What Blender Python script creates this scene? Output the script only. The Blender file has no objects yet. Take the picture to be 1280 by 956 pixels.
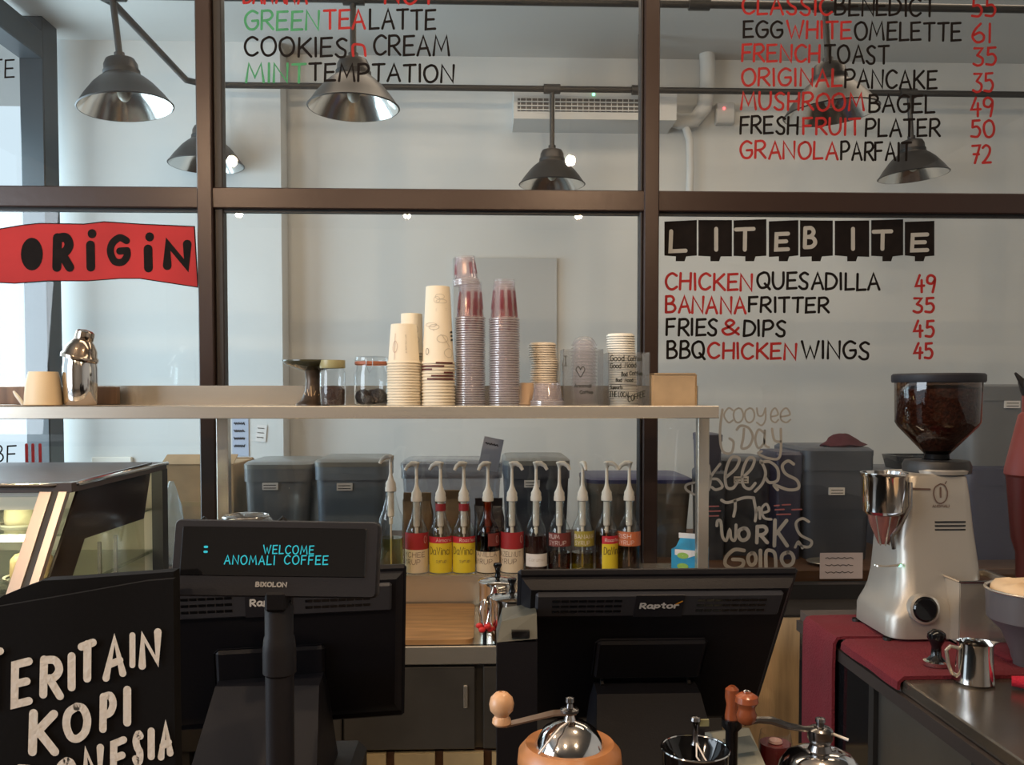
import bpy, math, random
from mathutils import Matrix, Vector, Euler
random.seed(7)
SC = bpy.context.scene
COL = SC.collection
R = math.radians
# ------------------------------------------------------------------ camera
F = 1100.0
cam_d = bpy.data.cameras.new('camera'); cam = bpy.data.objects.new('camera', cam_d)
COL.objects.link(cam); SC.camera = cam
cam.location = (0, 0, 1.55)
cam.rotation_euler = (R(88), 0, R(-2))
cam_d.sensor_width = 36; cam_d.lens = F / 1280 * 36
SHIFT = 50.0
cam_d.shift_y = SHIFT / 1280
cam_d.clip_start = 0.02
CM = cam.rotation_euler.to_matrix(); CL = Vector((0, 0, 1.55))
# ------------------------------------------------------------------ world, view
W = bpy.data.worlds.new('world'); SC.world = W; W.use_nodes = True
W.node_tree.nodes['Background'].inputs[0].default_value = (0.72, 0.88, 1.0, 1)
W.node_tree.nodes['Background'].inputs[1].default_value = 1.0
vs = SC.view_settings
vs.view_transform = 'Standard'; vs.look = 'None'; vs.gamma = 1; vs.use_curve_mapping = False
vs.exposure = 0.08
SC.cycles.use_denoising = True
SC.cycles.transparent_max_bounces = 32
SC.cycles.max_bounces = 8
SC.cycles.caustics_reflective = False; SC.cycles.caustics_refractive = False
# ------------------------------------------------------------------ large lights
def area(name, loc, rot, sx, sy, e, col):
    l = bpy.data.lights.new(name, 'AREA'); l.shape = 'RECTANGLE'; l.size = sx; l.size_y = sy
    l.energy = e; l.color = col
    o = bpy.data.objects.new(name, l); o.location = loc; o.rotation_euler = rot; COL.objects.link(o)
area('daylight_back_room', (-2.75, 4.2, 1.9), (0, R(-90), 0), 2.2, 1.5, 66, (0.66, 0.87, 1.0))
area('fill_light_back_room', (0.9, 3.95, 3.46), (0, 0, 0), 3.6, 0.5, 22, (1.0, 0.80, 0.60))  # unseen fill light added overhead to brighten the back room
area('daylight_street_side', (-3.7, 0.2, 2.0), (0, R(-85), 0), 2.2, 2.6, 130, (0.80, 0.90, 1.0))
area('warm_fill_strip', (0.2, 2.45, 3.52), (0, 0, 0), 3.2, 0.3, 15, (1.0, 0.80, 0.56))  # unseen warm strip added to light the shelf from above
# ------------------------------------------------------------------ pixel helpers (1280x956)
def P(px, py, Y):
    d = CM @ Vector(((px - 640) / F, (478 - py + SHIFT) / F, -1))
    return CL + d * ((Y - CL.y) / d.y)
def XX(px, Y, z=1.4):
    py = 490.0
    for _ in range(5):
        p = P(px, py, Y); py += (p.z - z) * F / Y
    return P(px, py, Y).x
def ZZ(py, Y, px=640): return P(px, py, Y).z
def YZ(px, py, z):
    d = CM @ Vector(((px - 640) / F, (478 - py + SHIFT) / F, -1))
    return CL + d * ((z - CL.z) / d.z)
def S(Y): return Y / F
# ------------------------------------------------------------------ materials
MATS = {}
def mat(name, col, rough=0.5, metal=0.0, bump=0.0, bscale=40, var=0.0, vscale=8, coat=0.0, emit=None, es=0, spec=0.5, stretch=None):
    if name in MATS: return MATS[name]
    m = bpy.data.materials.new(name); m.use_nodes = True; MATS[name] = m
    nt = m.node_tree; b = nt.nodes['Principled BSDF']
    b.inputs['Base Color'].default_value = (*col, 1)
    b.inputs['Roughness'].default_value = rough; b.inputs['Metallic'].default_value = metal
    b.inputs['Coat Weight'].default_value = coat; b.inputs['Specular IOR Level'].default_value = spec
    if emit: b.inputs['Emission Color'].default_value = (*emit, 1); b.inputs['Emission Strength'].default_value = es
    if bump or var:
        tc = nt.nodes.new('ShaderNodeTexCoord'); mp = nt.nodes.new('ShaderNodeMapping')
        nt.links.new(tc.outputs['Object'], mp.inputs[0])
        if stretch: mp.inputs['Scale'].default_value = stretch
    if var:
        n = nt.nodes.new('ShaderNodeTexNoise'); n.inputs['Scale'].default_value = vscale; n.inputs['Detail'].default_value = 5
        nt.links.new(mp.outputs[0], n.inputs['Vector'])
        r = nt.nodes.new('ShaderNodeValToRGB')
        r.color_ramp.elements[0].position = 0.3; r.color_ramp.elements[1].position = 0.7
        r.color_ramp.elements[0].color = (*[c * (1 - var) for c in col], 1)
        r.color_ramp.elements[1].color = (*[min(1, c * (1 + var * 0.6)) for c in col], 1)
        nt.links.new(n.outputs['Fac'], r.inputs[0]); nt.links.new(r.outputs[0], b.inputs['Base Color'])
    if bump:
        n2 = nt.nodes.new('ShaderNodeTexNoise'); n2.inputs['Scale'].default_value = bscale; n2.inputs['Detail'].default_value = 6
        nt.links.new(mp.outputs[0], n2.inputs['Vector'])
        bp = nt.nodes.new('ShaderNodeBump'); bp.inputs['Strength'].default_value = bump; bp.inputs['Distance'].default_value = 0.01
        nt.links.new(n2.outputs['Fac'], bp.inputs['Height']); nt.links.new(bp.outputs[0], b.inputs['Normal'])
    return m
def clear(name, tint=(1, 1, 1), f0=0.045, rough=0.0, body=0.0, bcol=(0.9, 0.9, 0.9)):
    """thin clear sheet: see-through tint, facing-dependent gloss, an optional milky share"""
    if name in MATS: return MATS[name]
    m = bpy.data.materials.new(name); m.use_nodes = True; MATS[name] = m
    nt = m.node_tree; nt.nodes.clear(); N = nt.nodes.new; L = nt.links.new
    out = N('ShaderNodeOutputMaterial'); tr = N('ShaderNodeBsdfTransparent'); tr.inputs[0].default_value = (*tint, 1)
    gl = N('ShaderNodeBsdfGlossy'); gl.inputs['Roughness'].default_value = rough
    lw = N('ShaderNodeLayerWeight'); lw.inputs[0].default_value = 0.5
    pw = N('ShaderNodeMath'); pw.operation = 'POWER'; pw.inputs[1].default_value = 4.0; L(lw.outputs['Facing'], pw.inputs[0])
    ma = N('ShaderNodeMath'); ma.operation = 'MULTIPLY_ADD'; ma.inputs[1].default_value = 0.9; ma.inputs[2].default_value = f0; L(pw.outputs[0], ma.inputs[0])
    mx = N('ShaderNodeMixShader'); L(ma.outputs[0], mx.inputs[0])
    base = tr.outputs[0]
    if body:
        df = N('ShaderNodeBsdfDiffuse'); df.inputs[0].default_value = (*bcol, 1)
        tl = N('ShaderNodeBsdfTranslucent'); tl.inputs[0].default_value = (*bcol, 1)
        m1 = N('ShaderNodeMixShader'); m1.inputs[0].default_value = 0.5; L(df.outputs[0], m1.inputs[1]); L(tl.outputs[0], m1.inputs[2])
        m2 = N('ShaderNodeMixShader'); m2.inputs[0].default_value = body; L(base, m2.inputs[1]); L(m1.outputs[0], m2.inputs[2]); base = m2.outputs[0]
    L(base, mx.inputs[1]); L(gl.outputs[0], mx.inputs[2]); L(mx.outputs[0], out.inputs[0])
    return m
def emi(name, col, s):
    m = mat(name, (0, 0, 0), 0.5, emit=col, es=s); return m
brown = mat('brown_steel', (0.038, 0.020, 0.015), 0.33, 0.2, bump=0.05)
blackst = mat('black_steel', (0.012, 0.011, 0.011), 0.5)
wallm = mat('white_wall_paint', (0.66, 0.66, 0.645), 0.85, bump=0.05, bscale=60, var=0.05, vscale=1.5)
ceilm = mat('ceiling_paint', (0.60, 0.58, 0.55), 0.9, bump=0.05, bscale=30)
steel = mat('brushed_steel', (0.66, 0.61, 0.53), 0.27, 0.78, bump=0.03, bscale=90, stretch=(0.05, 1, 1), var=0.15, vscale=3)
steeld = mat('dull_steel', (0.20, 0.185, 0.165), 0.42, 0.9, bump=0.04, bscale=60, var=0.2, vscale=4)
chrome = mat('chrome', (0.72, 0.70, 0.68), 0.10, 1.0)
darkchr = mat('dark_chrome', (0.25, 0.24, 0.24), 0.2, 1.0)
blackp = mat('black_plastic', (0.008, 0.008, 0.011), 0.5, spec=0.22, bump=0.06, bscale=500)
blackp2 = mat('charcoal_plastic', (0.016, 0.016, 0.021), 0.5, spec=0.3, bump=0.05, bscale=400)
gloss = mat('glossy_black', (0.006, 0.006, 0.007), 0.08)
paper = mat('paper_cup_card', (0.80, 0.70, 0.54), 0.7)
white = mat('white_plastic', (0.80, 0.76, 0.68), 0.4)
wwhite = mat('white_paper', (0.75, 0.72, 0.70), 0.8)
kraft = mat('kraft_card', (0.46, 0.31, 0.17), 0.85, var=0.12, vscale=15)
redp = mat('red_paint', (0.36, 0.022, 0.020), 0.7, spec=0.2, var=0.2, vscale=30)
blkp = mat('black_paint', (0.009, 0.006, 0.005), 0.8, spec=0.15, var=0.3, vscale=30)
grnp = mat('green_paint', (0.065, 0.27, 0.12), 0.7, spec=0.2, var=0.2, vscale=30)
greyp = mat('pale_marker', (0.34, 0.32, 0.29), 0.7)
glassm = clear('window_glass', (0.955, 0.965, 0.96), 0.035)
# ------------------------------------------------------------------ mesh builder
class MB:
    def __init__(s): s.v = []; s.f = []
    def add(s, vs, fs, M=None):
        o = len(s.v)
        s.v += [tuple(M @ Vector(v)) if M else tuple(v) for v in vs]
        s.f += [tuple(i + o for i in f) for f in fs]; return s
    def box(s, x0, x1, y0, y1, z0, z1, M=None, c=0.0):
        if c <= 0:
            vs = [(x, y, z) for z in (z0, z1) for y in (y0, y1) for x in (x0, x1)]
            return s.add(vs, [(0, 2, 3, 1), (4, 5, 7, 6), (0, 1, 5, 4), (2, 6, 7, 3), (0, 4, 6, 2), (1, 3, 7, 5)], M)
        # chamfered box
        X = (x0, x1); Y = (y0, y1); Z = (z0, z1); vs = []; idx = {}
        for i in (0, 1):
            for j in (0, 1):
                for k in (0, 1):
                    sx = c if i == 0 else -c; sy = c if j == 0 else -c; sz = c if k == 0 else -c
                    for a, p in enumerate(((X[i], Y[j] + sy, Z[k] + sz), (X[i] + sx, Y[j], Z[k] + sz), (X[i] + sx, Y[j] + sy, Z[k]))):
                        idx[i, j, k, a] = len(vs); vs.append(p)
        g = lambda i, j, k, a: idx[i, j, k, a]
        fs = []
        for i in (0, 1):
            q = [g(i, 0, 0, 0), g(i, 1, 0, 0), g(i, 1, 1, 0), g(i, 0, 1, 0)]; fs.append(q if i else q[::-1])
            q = [g(0, i, 0, 1), g(1, i, 0, 1), g(1, i, 1, 1), g(0, i, 1, 1)]; fs.append(q[::-1] if i else q)
            q = [g(0, 0, i, 2), g(1, 0, i, 2), g(1, 1, i, 2), g(0, 1, i, 2)]; fs.append(q if i else q[::-1])
        for i in (0, 1):
            for j in (0, 1):
                fl = i ^ j
                q = [g(i, j, 0, 0), g(i, j, 1, 0), g(i, j, 1, 1), g(i, j, 0, 1)]; fs.append(q if fl else q[::-1])
                q = [g(i, 0, j, 0), g(i, 1, j, 0), g(i, 1, j, 2), g(i, 0, j, 2)]; fs.append(q[::-1] if fl else q)
                q = [g(0, i, j, 1), g(1, i, j, 1), g(1, i, j, 2), g(0, i, j, 2)]; fs.append(q if fl else q[::-1])
                for k in (0, 1):
                    q = [g(i, j, k, 0), g(i, j, k, 1), g(i, j, k, 2)]; fs.append(q if (i + j + k) % 2 else q[::-1])
        return s.add(vs, fs, M)
    def lathe(s, prof, n=28, M=None, cap0=False, cap1=False, a0=0, a1=360):
        full = abs(a1 - a0) >= 360; m = n if full else n + 1; vs = []
        for r, z in prof:
            for i in range(m):
                a = R(a0 + (a1 - a0) * i / n); vs.append((r * math.cos(a), r * math.sin(a), z))
        fs = []
        for k in range(len(prof) - 1):
            for i in range(n):
                j = (i + 1) % m
                fs.append((k * m + i, k * m + j, (k + 1) * m + j, (k + 1) * m + i))
        if cap0: fs.append(tuple(range(m))[::-1])
        if cap1: fs.append(tuple((len(prof) - 1) * m + i for i in range(m)))
        return s.add(vs, fs, M)
    def tube(s, pts, r, n=8, M=None, caps=True):
        pts = [Vector(p) for p in pts]; rs = r if isinstance(r, (list, tuple)) else [r] * len(pts)
        vs = []; fs = []; up = None
        for i, p in enumerate(pts):
            t = (pts[min(i + 1, len(pts) - 1)] - pts[max(i - 1, 0)]).normalized()
            if up is None: up = Vector((0, 0, 1)) if abs(t.z) < 0.9 else Vector((1, 0, 0))
            a = t.cross(up); a = a.normalized() if a.length > 1e-6 else Vector((1, 0, 0)); b = a.cross(t); up = b
            for k in range(n):
                an = 2 * math.pi * k / n; vs.append(p + a * math.cos(an) * rs[i] + b * math.sin(an) * rs[i])
        for i in range(len(pts) - 1):
            for k in range(n):
                fs.append((i * n + k, i * n + (k + 1) % n, (i + 1) * n + (k + 1) % n, (i + 1) * n + k))
        if caps: fs.append(tuple(range(n))[::-1]); fs.append(tuple((len(pts) - 1) * n + k for k in range(n)))
        return s.add(vs, fs, M)
    def prism(s, poly, axis, a, b, M=None):
        """poly: 2D points in the plane square to axis ('y': (x,z), 'z': (x,y), 'x': (y,z))"""
        n = len(poly)
        f = {'y': lambda p, t: (p[0], t, p[1]), 'z': lambda p, t: (p[0], p[1], t), 'x': lambda p, t: (t, p[0], p[1])}[axis]
        vs = [f(p, a) for p in poly] + [f(p, b) for p in poly]
        fs = [tuple(range(n))[::-1], tuple(range(n, 2 * n))] + [(i, (i + 1) % n, n + (i + 1) % n, n + i) for i in range(n)]
        return s.add(vs, fs, M)
    def sphere(s, c, r, n=16, sc=(1, 1, 1), M=None):
        pr = [(math.sin(math.pi * i / 10) * 1.0, -math.cos(math.pi * i / 10)) for i in range(11)]
        pr[0] = (1e-4, -1); pr[-1] = (1e-4, 1)
        T = Matrix.Translation(c) @ Matrix.Diagonal((r * sc[0], r * sc[1], r * sc[2], 1))
        return s.lathe(pr, n, (M @ T) if M else T)
    def loft(s, rings, M=None, caps=True):
        n = len(rings[0]); vs = [p for r in rings for p in r]; fs = []
        for k in range(len(rings) - 1):
            for i in range(n): fs.append((k * n + i, k * n + (i + 1) % n, (k + 1) * n + (i + 1) % n, (k + 1) * n + i))
        if caps: fs.append(tuple(range(n))[::-1]); fs.append(tuple((len(rings) - 1) * n + i for i in range(n)))
        return s.add(vs, fs, M)
    def obj(s, name, m, parent=None, smooth=False, kind=None, label=None):
        me = bpy.data.meshes.new(name); me.from_pydata(s.v, [], s.f); me.update()
        import bmesh
        bm = bmesh.new(); bm.from_mesh(me); bmesh.ops.recalc_face_normals(bm, faces=bm.faces) if not getattr(s, 'flat', False) else None
        bm.to_mesh(me); bm.free()
        me.materials.append(m)
        if smooth:
            for p in me.polygons: p.use_smooth = True
            if smooth is not True or True:
                ang = 40 if smooth is True else smooth
                me.set_sharp_from_angle(angle=R(ang))
        o = bpy.data.objects.new(name, me); COL.objects.link(o)
        if parent: o.parent = parent
        if kind: o['kind'] = kind
        if label: o['label'] = label
        return o
def thing(name, label, cat, loc=(0, 0, 0), rot=(0, 0, 0), group=None):
    o = bpy.data.objects.new(name, None); COL.objects.link(o); o.empty_display_size = 0.05
    o.location = loc; o.rotation_euler = rot; tag(o, label, cat, group); return o
def tag(o, label, cat, group=None):
    o['label'] = label; o['category'] = cat
    if group: o['group'] = group
    return o
def copy_tree(o, parent=None):
    c = o.copy(); COL.objects.link(c)
    if parent: c.parent = parent
    for ch in [x for x in COL.objects if x.parent == o]: copy_tree(ch, c)
    return c
def dup(o, loc, label, rot=None, group=None):
    c = copy_tree(o); c.location = loc; c['label'] = label
    if rot is not None: c.rotation_euler = rot
    if group: c['group'] = group
    return c
def struct(name, mb, m, smooth=False): return mb.obj(name, m, None, smooth, kind='structure')
def rrect(cx, cy, hx, hy, z, n=5, r=0.3):
    """rounded rectangle ring at height z"""
    rr = min(hx, hy) * r; pts = []
    for q, (sx, sy) in enumerate(((1, 1), (-1, 1), (-1, -1), (1, -1))):
        for i in range(n):
            a = R(q * 90 + 90 * i / (n - 1)); pts.append((cx + sx * (hx - rr) + rr * math.cos(a), cy + sy * (hy - rr) + rr * math.sin(a), z))
    return pts
# ------------------------------------------------------------------ stroke lettering
G = {}
def g(ch, w, *st): G[ch] = (w, st)
s_ = 's'
g('A', .8, [(0,1),(.5,0),(1,1)], [(.2,.66),(.82,.62)])
g('B', .7, [(.05,0),(0,1)], [s_,(.05,.02),(.6,0),(.85,.2),(.6,.42),(.05,.47)], [s_,(.05,.47),(.75,.5),(1,.74),(.7,.96),(0,1)])
g('C', .75, [s_,(1,.14),(.6,0),(.15,.2),(0,.55),(.2,.9),(.6,1),(1,.84)])
g('D', .8, [(.05,0),(0,1)], [s_,(.05,0),(.65,.08),(1,.45),(.7,.88),(0,1)])
g('E', .65, [(1,0),(.05,.03),(0,1),(1,.97)], [(.03,.5),(.85,.48)])
g('F', .62, [(1,0),(.05,.03),(0,1)], [(.03,.5),(.85,.48)])
g('G', .8, [s_,(.95,.12),(.55,0),(.12,.22),(0,.58),(.25,.95),(.7,.98),(.98,.75),(.98,.52)], [(.98,.52),(.55,.54)])
g('H', .75, [(.05,0),(0,1)], [(1,0),(.95,1)], [(.03,.5),(.97,.48)])
g('I', .12, [(.5,0),(.5,1)])
g('J', .5, [s_,(1,0),(1,.8),(.5,1),(0,.85)])
g('K', .75, [(.05,0),(0,1)], [(.95,.02),(.05,.58)], [(.25,.45),(1,1)])
g('L', .6, [(.05,0),(0,1),(1,.97)])
g('M', 1.0, [(0,1),(.15,0),(.5,.75),(.85,0),(1,1)])
g('N', .8, [(0,1),(.05,0),(.95,1),(1,0)])
g('O', .85, [s_,(.5,0),(.1,.18),(0,.55),(.2,.92),(.55,1),(.9,.8),(1,.42),(.8,.08),(.5,0)])
g('P', .7, [(.05,0),(0,1)], [s_,(.05,.02),(.7,0),(1,.26),(.7,.52),(.03,.58)])
g('Q', .9, [s_,(.5,0),(.1,.18),(0,.55),(.2,.9),(.5,.96),(.85,.8),(.95,.42),(.8,.08),(.5,0)], [(.6,.7),(1,1.05)])
g('R', .72, [(.05,0),(0,1)], [s_,(.05,.02),(.7,0),(.95,.24),(.65,.48),(.03,.55)], [(.35,.52),(1,1)])
g('S', .65, [s_,(.95,.1),(.55,0),(.1,.2),(.35,.46),(.85,.66),(.8,.95),(.35,1),(0,.85)])
g('T', .75, [(0,.03),(1,0)], [(.52,0),(.5,1)])
g('U', .78, [s_,(.03,0),(0,.6),(.2,.96),(.6,1),(.95,.7),(1,0)])
g('V', .78, [(0,0),(.5,1),(1,0)])
g('W', 1.1, [(0,0),(.28,1),(.5,.3),(.75,1),(1,0)])
g('X', .7, [(0,0),(1,1)], [(1,0),(0,1)])
g('Y', .7, [(0,0),(.5,.5),(1,0)], [(.5,.5),(.5,1)])
g('Z', .7, [(0,0),(1,0),(0,1),(1,1)])
g('0', .75, [s_,(.5,0),(.1,.18),(0,.55),(.2,.92),(.55,1),(.9,.8),(1,.42),(.8,.08),(.5,0)])
g('1', .15, [(.5,0),(.5,1)])
g('2', .7, [s_,(.05,.15),(.45,0),(.9,.15),(.85,.45),(.4,.8),(0,1)], [(0,1),(1,.97)])
g('3', .65, [(.1,.02),(.95,.02),(.4,.42)], [s_,(.4,.42),(.95,.6),(.9,.9),(.45,1),(0,.9)])
g('4', .7, [(.5,0),(0,.65),(1,.62)], [(.72,.3),(.7,1)])
g('5', .65, [(.95,0),(.2,.03),(.15,.42)], [s_,(.15,.42),(.7,.38),(1,.65),(.7,.97),(0,.95)])
g('6', .7, [s_,(.7,0),(.2,.35),(0,.72),(.35,1),(.85,.92),(.95,.65),(.6,.48),(.1,.62)])
g('7', .65, [(0,.03),(1,0),(.3,1)], [(.15,.5),(.85,.5)])
g('9', .7, [s_,(.95,.3),(.6,.5),(.1,.42),(.1,.12),(.5,0),(.95,.15),(.95,.5),(.75,1)])
g('&', .9, [s_,(1,1),(.55,.6),(.25,.25),(.5,0),(.75,.2),(.45,.48),(.05,.7),(.25,1),(.65,.92),(1,.55)])
g('n', .7, [s_,(.05,1),(.05,.1),(.5,.0),(.9,.2),(1,1)])
g('e', .7, [s_,(.05,.6),(.95,.45),(.6,0),(.1,.3),(.1,.8),(.6,1),(1,.8)])
g('y', .7, [s_,(0,0),(.15,.5),(.6,.5),(.9,0)], [s_,(.9,0),(.9,.8),(.5,1.2),(0,1)])
g('h', .7, [s_,(.3,0),(0,.1),(.05,1)], [s_,(.05,.6),(.5,.4),(.9,.55),(.95,1)])
g('a', .7, [s_,(.9,.1),(.4,0),(0,.5),(.3,1),(.8,.8),(.95,.1)], [s_,(.95,.1),(.9,.8),(1.1,1)])
g('p', .7, [(.1,0),(0,1.2)], [s_,(.1,.1),(.7,0),(1,.4),(.6,.8),(.1,.7)])
g('t', .5, [(.5,0),(.5,.85),(.9,1)], [(0,.25),(1,.25)])
g('o', .75, [s_,(.5,0),(.1,.18),(0,.55),(.2,.92),(.55,1),(.9,.8),(1,.42),(.8,.08),(.5,0)])
g('r', .5, [(.05,0),(.05,1)], [s_,(.05,.35),(.4,.05),(1,.05)])
g('m', 1.0, [(.0,0),(.0,1)], [s_,(0,.3),(.3,0),(.5,.25),(.5,1)], [s_,(.5,.3),(.75,0),(1,.25),(1,1)])
g('l', .12, [(.5,-.4),(.5,1)])
g('i', .12, [(.5,0),(.5,1)], [(.5,-.32),(.5,-.28)])
g('f', .5, [s_,(1,-.3),(.5,-.3),(.4,0),(.4,1)], [(0,.1),(.9,.1)])
g('v', .6, [(0,0),(.5,1),(1,0)])
g('u', .7, [s_,(0,0),(0,.7),(.4,1),(.95,.7),(1,0)], [(1,0),(1,1)])
g('c', .65, [s_,(1,.15),(.5,0),(0,.5),(.5,1),(1,.85)])
g('s', .55, [s_,(.9,.1),(.4,0),(.1,.25),(.8,.65),(.7,.95),(0,.95)])
g('d', .7, [(1,-.5),(1,1)], [s_,(1,.2),(.5,0),(0,.5),(.5,1),(1,.8)])
g('z', .6, [(0,0),(1,0),(0,1),(1,1)])
g('~', .9, [s_,(.5,.3),(.25,0),(0,.3),(.25,.7),(.5,1),(.8,.65),(1,.25),(.75,0),(.5,.3)])
g(':', .15, [(.5,.2),(.5,.3)], [(.5,.75),(.5,.85)])
g('-', .5, [(0,.5),(1,.5)])
def smooth_pts(p):
    if p[0] != s_: return [Vector(q) for q in p]
    q = [Vector(a) for a in p[1:]]; out = []
    for i in range(len(q) - 1):
        a = q[max(i - 1, 0)]; b = q[i]; c = q[i + 1]; d = q[min(i + 2, len(q) - 1)]
        for k in range(5):
            t = k / 5
            out.append(0.5 * ((2 * b) + (c - a) * t + (2 * a - 5 * b + 4 * c - d) * t * t + (3 * b - a - 3 * c + d) * t ** 3))
    out.append(q[-1]); return out
def ribbon(mb, pts, w, fn, off=0.0):
    """flat brush stroke with round ends; fn maps 2D (own units) to 3D"""
    h = w / 2; L = []; Rr = []
    n = len(pts)
    for i, p in enumerate(pts):
        a = (p - pts[i - 1]).normalized() if i and (p - pts[i - 1]).length > 1e-9 else None
        b = (pts[i + 1] - p).normalized() if i < n - 1 and (pts[i + 1] - p).length > 1e-9 else None
        if a is None: a = b
        if b is None: b = a
        if a is None: return
        t = (a + b); t = t.normalized() if t.length > 0.2 else a
        k = min(1.6, 1 / max(0.5, t.dot(a)))
        nn = Vector((-t.y, t.x)) * h * k
        L.append(p + nn); Rr.append(p - nn)
    v = [fn(q, off) for q in L] + [fn(q, off) for q in Rr]
    mb.add(v, [(i, i + 1, n + i + 1, n + i) for i in range(n - 1)])
    for p, q in ((pts[0], pts[1]), (pts[-1], pts[-2])):
        d = p - q
        if d.length < 1e-9: continue
        a0 = math.atan2(d.y, d.x) - math.pi / 2
        c = [fn(p + Vector((math.cos(a0 + k * math.pi / 6), math.sin(a0 + k * math.pi / 6))) * h, off) for k in range(7)]
        mb.add(c, [tuple(range(7))])
def letter(mb, ch, x0, y0, x1, y1, w, fn, jit=0.0, off=0.0):
    if ch not in G: return
    jx = random.uniform(-jit, jit); jy = random.uniform(-jit, jit); sk = random.uniform(-jit, jit)
    for k, st in enumerate(G[ch][1]):
        pts = [Vector((x0 + q.x * (x1 - x0) + jx + sk * (1 - q.y), y0 + q.y * (y1 - y0) + jy)) for q in smooth_pts(st)]
        if len(pts) == 2 and (pts[0] - pts[1]).length < 1e-9: continue
        ribbon(mb, pts, w, fn, off + k * 0.00025)
def word(mb, txt, x0, x1, y0, y1, w, fn, jit=0.0, gap=0.24, slope=0.0):
    ws = [G[c][0] if c in G else 0.45 for c in txt]; tot = sum(ws) + gap * (len(txt) - 1)
    k = (x1 - x0) / tot; x = x0
    for c, cw in zip(txt, ws):
        dy = slope * (x - x0); xh = .34 * (y1 - y0) if (c in 'aceimnoprsuvzyfld' and txt[0].isupper()) else 0
        letter(mb, c, x, y0 + dy + xh, x + cw * k, y1 + dy, w, fn, jit)
        x += (cw + gap) * k
def flat(mb): mb.flat = True; return mb
def onplane(Y): return lambda q, off=0.0: tuple(P(q.x, q.y, Y - off))
# ================================================================== THE SETTING
YG = 3.30
struct('floor', MB().box(-4, 4.2, -4.5, 6.2, -0.1, 0), mat('dark_concrete', (0.10, 0.09, 0.08), 0.6, bump=0.1, var=0.3, vscale=2))
struct('ceiling', MB().box(-4, 4.2, 3.36, 6.2, 3.50, 3.60), ceilm)
struct('ceiling', MB().box(-4, 4.2, -4.5, 3.24, 3.58, 3.68), mat('cafe_ceiling', (0.16, 0.15, 0.14), 0.9))
xc = XX(361, 5.2, 2)
struct('wall_back', MB().box(xc - .3, 4.2, 5.20, 5.40, 0, 3.5), wallm)
struct('wall_back', MB().box(XX(62, 5.0, 2) - 0.05, xc, 5.03, 5.19, 0, 3.5), wallm)
struct('wall_right', MB().box(4.0, 4.2, -4.5, 5.2, 0, 3.6), wallm)
struct('wall_left', MB().box(-4.0, -3.9, -4.5, -1.2, 0, 3.6), mat('cafe_wall', (0.40, 0.35, 0.30), 0.8))
struct('wall_front', MB().box(-4, 4.2, -4.6, -4.5, 0, 3.6), mat('cafe_wall', (0.40, 0.35, 0.30), 0.8))
# dark steel corner column and beam of the glazed left side
xcol0 = XX(33, 4.75, 2); xcol1 = XX(63, 4.75, 2)
struct('trim_1', MB().box(xcol0, xcol1, 4.72, 4.88, 0, 3.5, c=0.006), mat('dark_grey_steel', (0.035, 0.040, 0.045), 0.4, 0.3))
struct('trim_2', MB().box(xcol0, xcol1, 3.40, 4.72, 3.28, 3.42, c=0.006), MATS['dark_grey_steel'])
# partition frame
def bar(n, a, b, c0, d, y0, y1, m=brown): return struct('trim_%d' % n, MB().box(a, b, y0, y1, c0, d, c=0.004), m)
zt0 = ZZ(263, YG - .03); zt1 = ZZ(237, YG - .03)
xm = [XX(-260, YG), XX(251, YG - .03), XX(281, YG - .03), XX(799, YG - .03), XX(821.5, YG - .03), XX(1345, YG)]
bar(3, xm[0] - .08, xm[5] + .08, zt0, zt1, YG - .035, YG + .035)
bar(4, xm[1], xm[1] + (xm[2] - xm[1]) * .63, 0.80, 3.5, YG - .045, YG + .03)
bar(5, xm[1] + (xm[2] - xm[1]) * .63, xm[2], 0.80, 3.5, YG - .02, YG + .03, mat('dark_brown_steel', (0.022, 0.017, 0.016), 0.5))
bar(6, xm[3] + .012, xm[4], 0.80, 3.5, YG - .045, YG + .03)
bar(7, xm[3], xm[3] + .012, 0.80, 3.5, YG - .02, YG + .03, MATS['dark_brown_steel'])
bar(8, xm[0] - .08, xm[0], 0.0, 3.5, YG - .035, YG + .035); bar(9, xm[5], xm[5] + .08, 0.0, 3.5, YG - .035, YG + .035)
bar(10, xm[0], xm[5], 0.0, 0.82, YG - .03, YG + .03, blackst)
bar(11, xm[0] - .08, xm[5] + .08, 3.5, 3.58, YG - .05, YG + .05)
# gaskets: dark lines under the transom
for i, (a, b) in enumerate(((xm[0], xm[1]), (xm[2], xm[3]), (xm[4], xm[5]))):
    struct('trim_%d' % (12 + i), MB().box(a, b, YG - .012, YG + .012, zt0 - .010, zt0), blackst)
wins = {}
for i, (a, b) in enumerate(((xm[0], xm[1]), (xm[2], xm[3]), (xm[4], xm[5]))):
    wins['u%d' % i] = struct('window_%d' % (i + 1), MB().box(a, b, YG - .003, YG + .003, zt1, 3.5), glassm)
    wins['l%d' % i] = struct('window_%d' % (i + 4), MB().box(a, b, YG - .003, YG + .003, 0.82, zt0 - .01), glassm)
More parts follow.
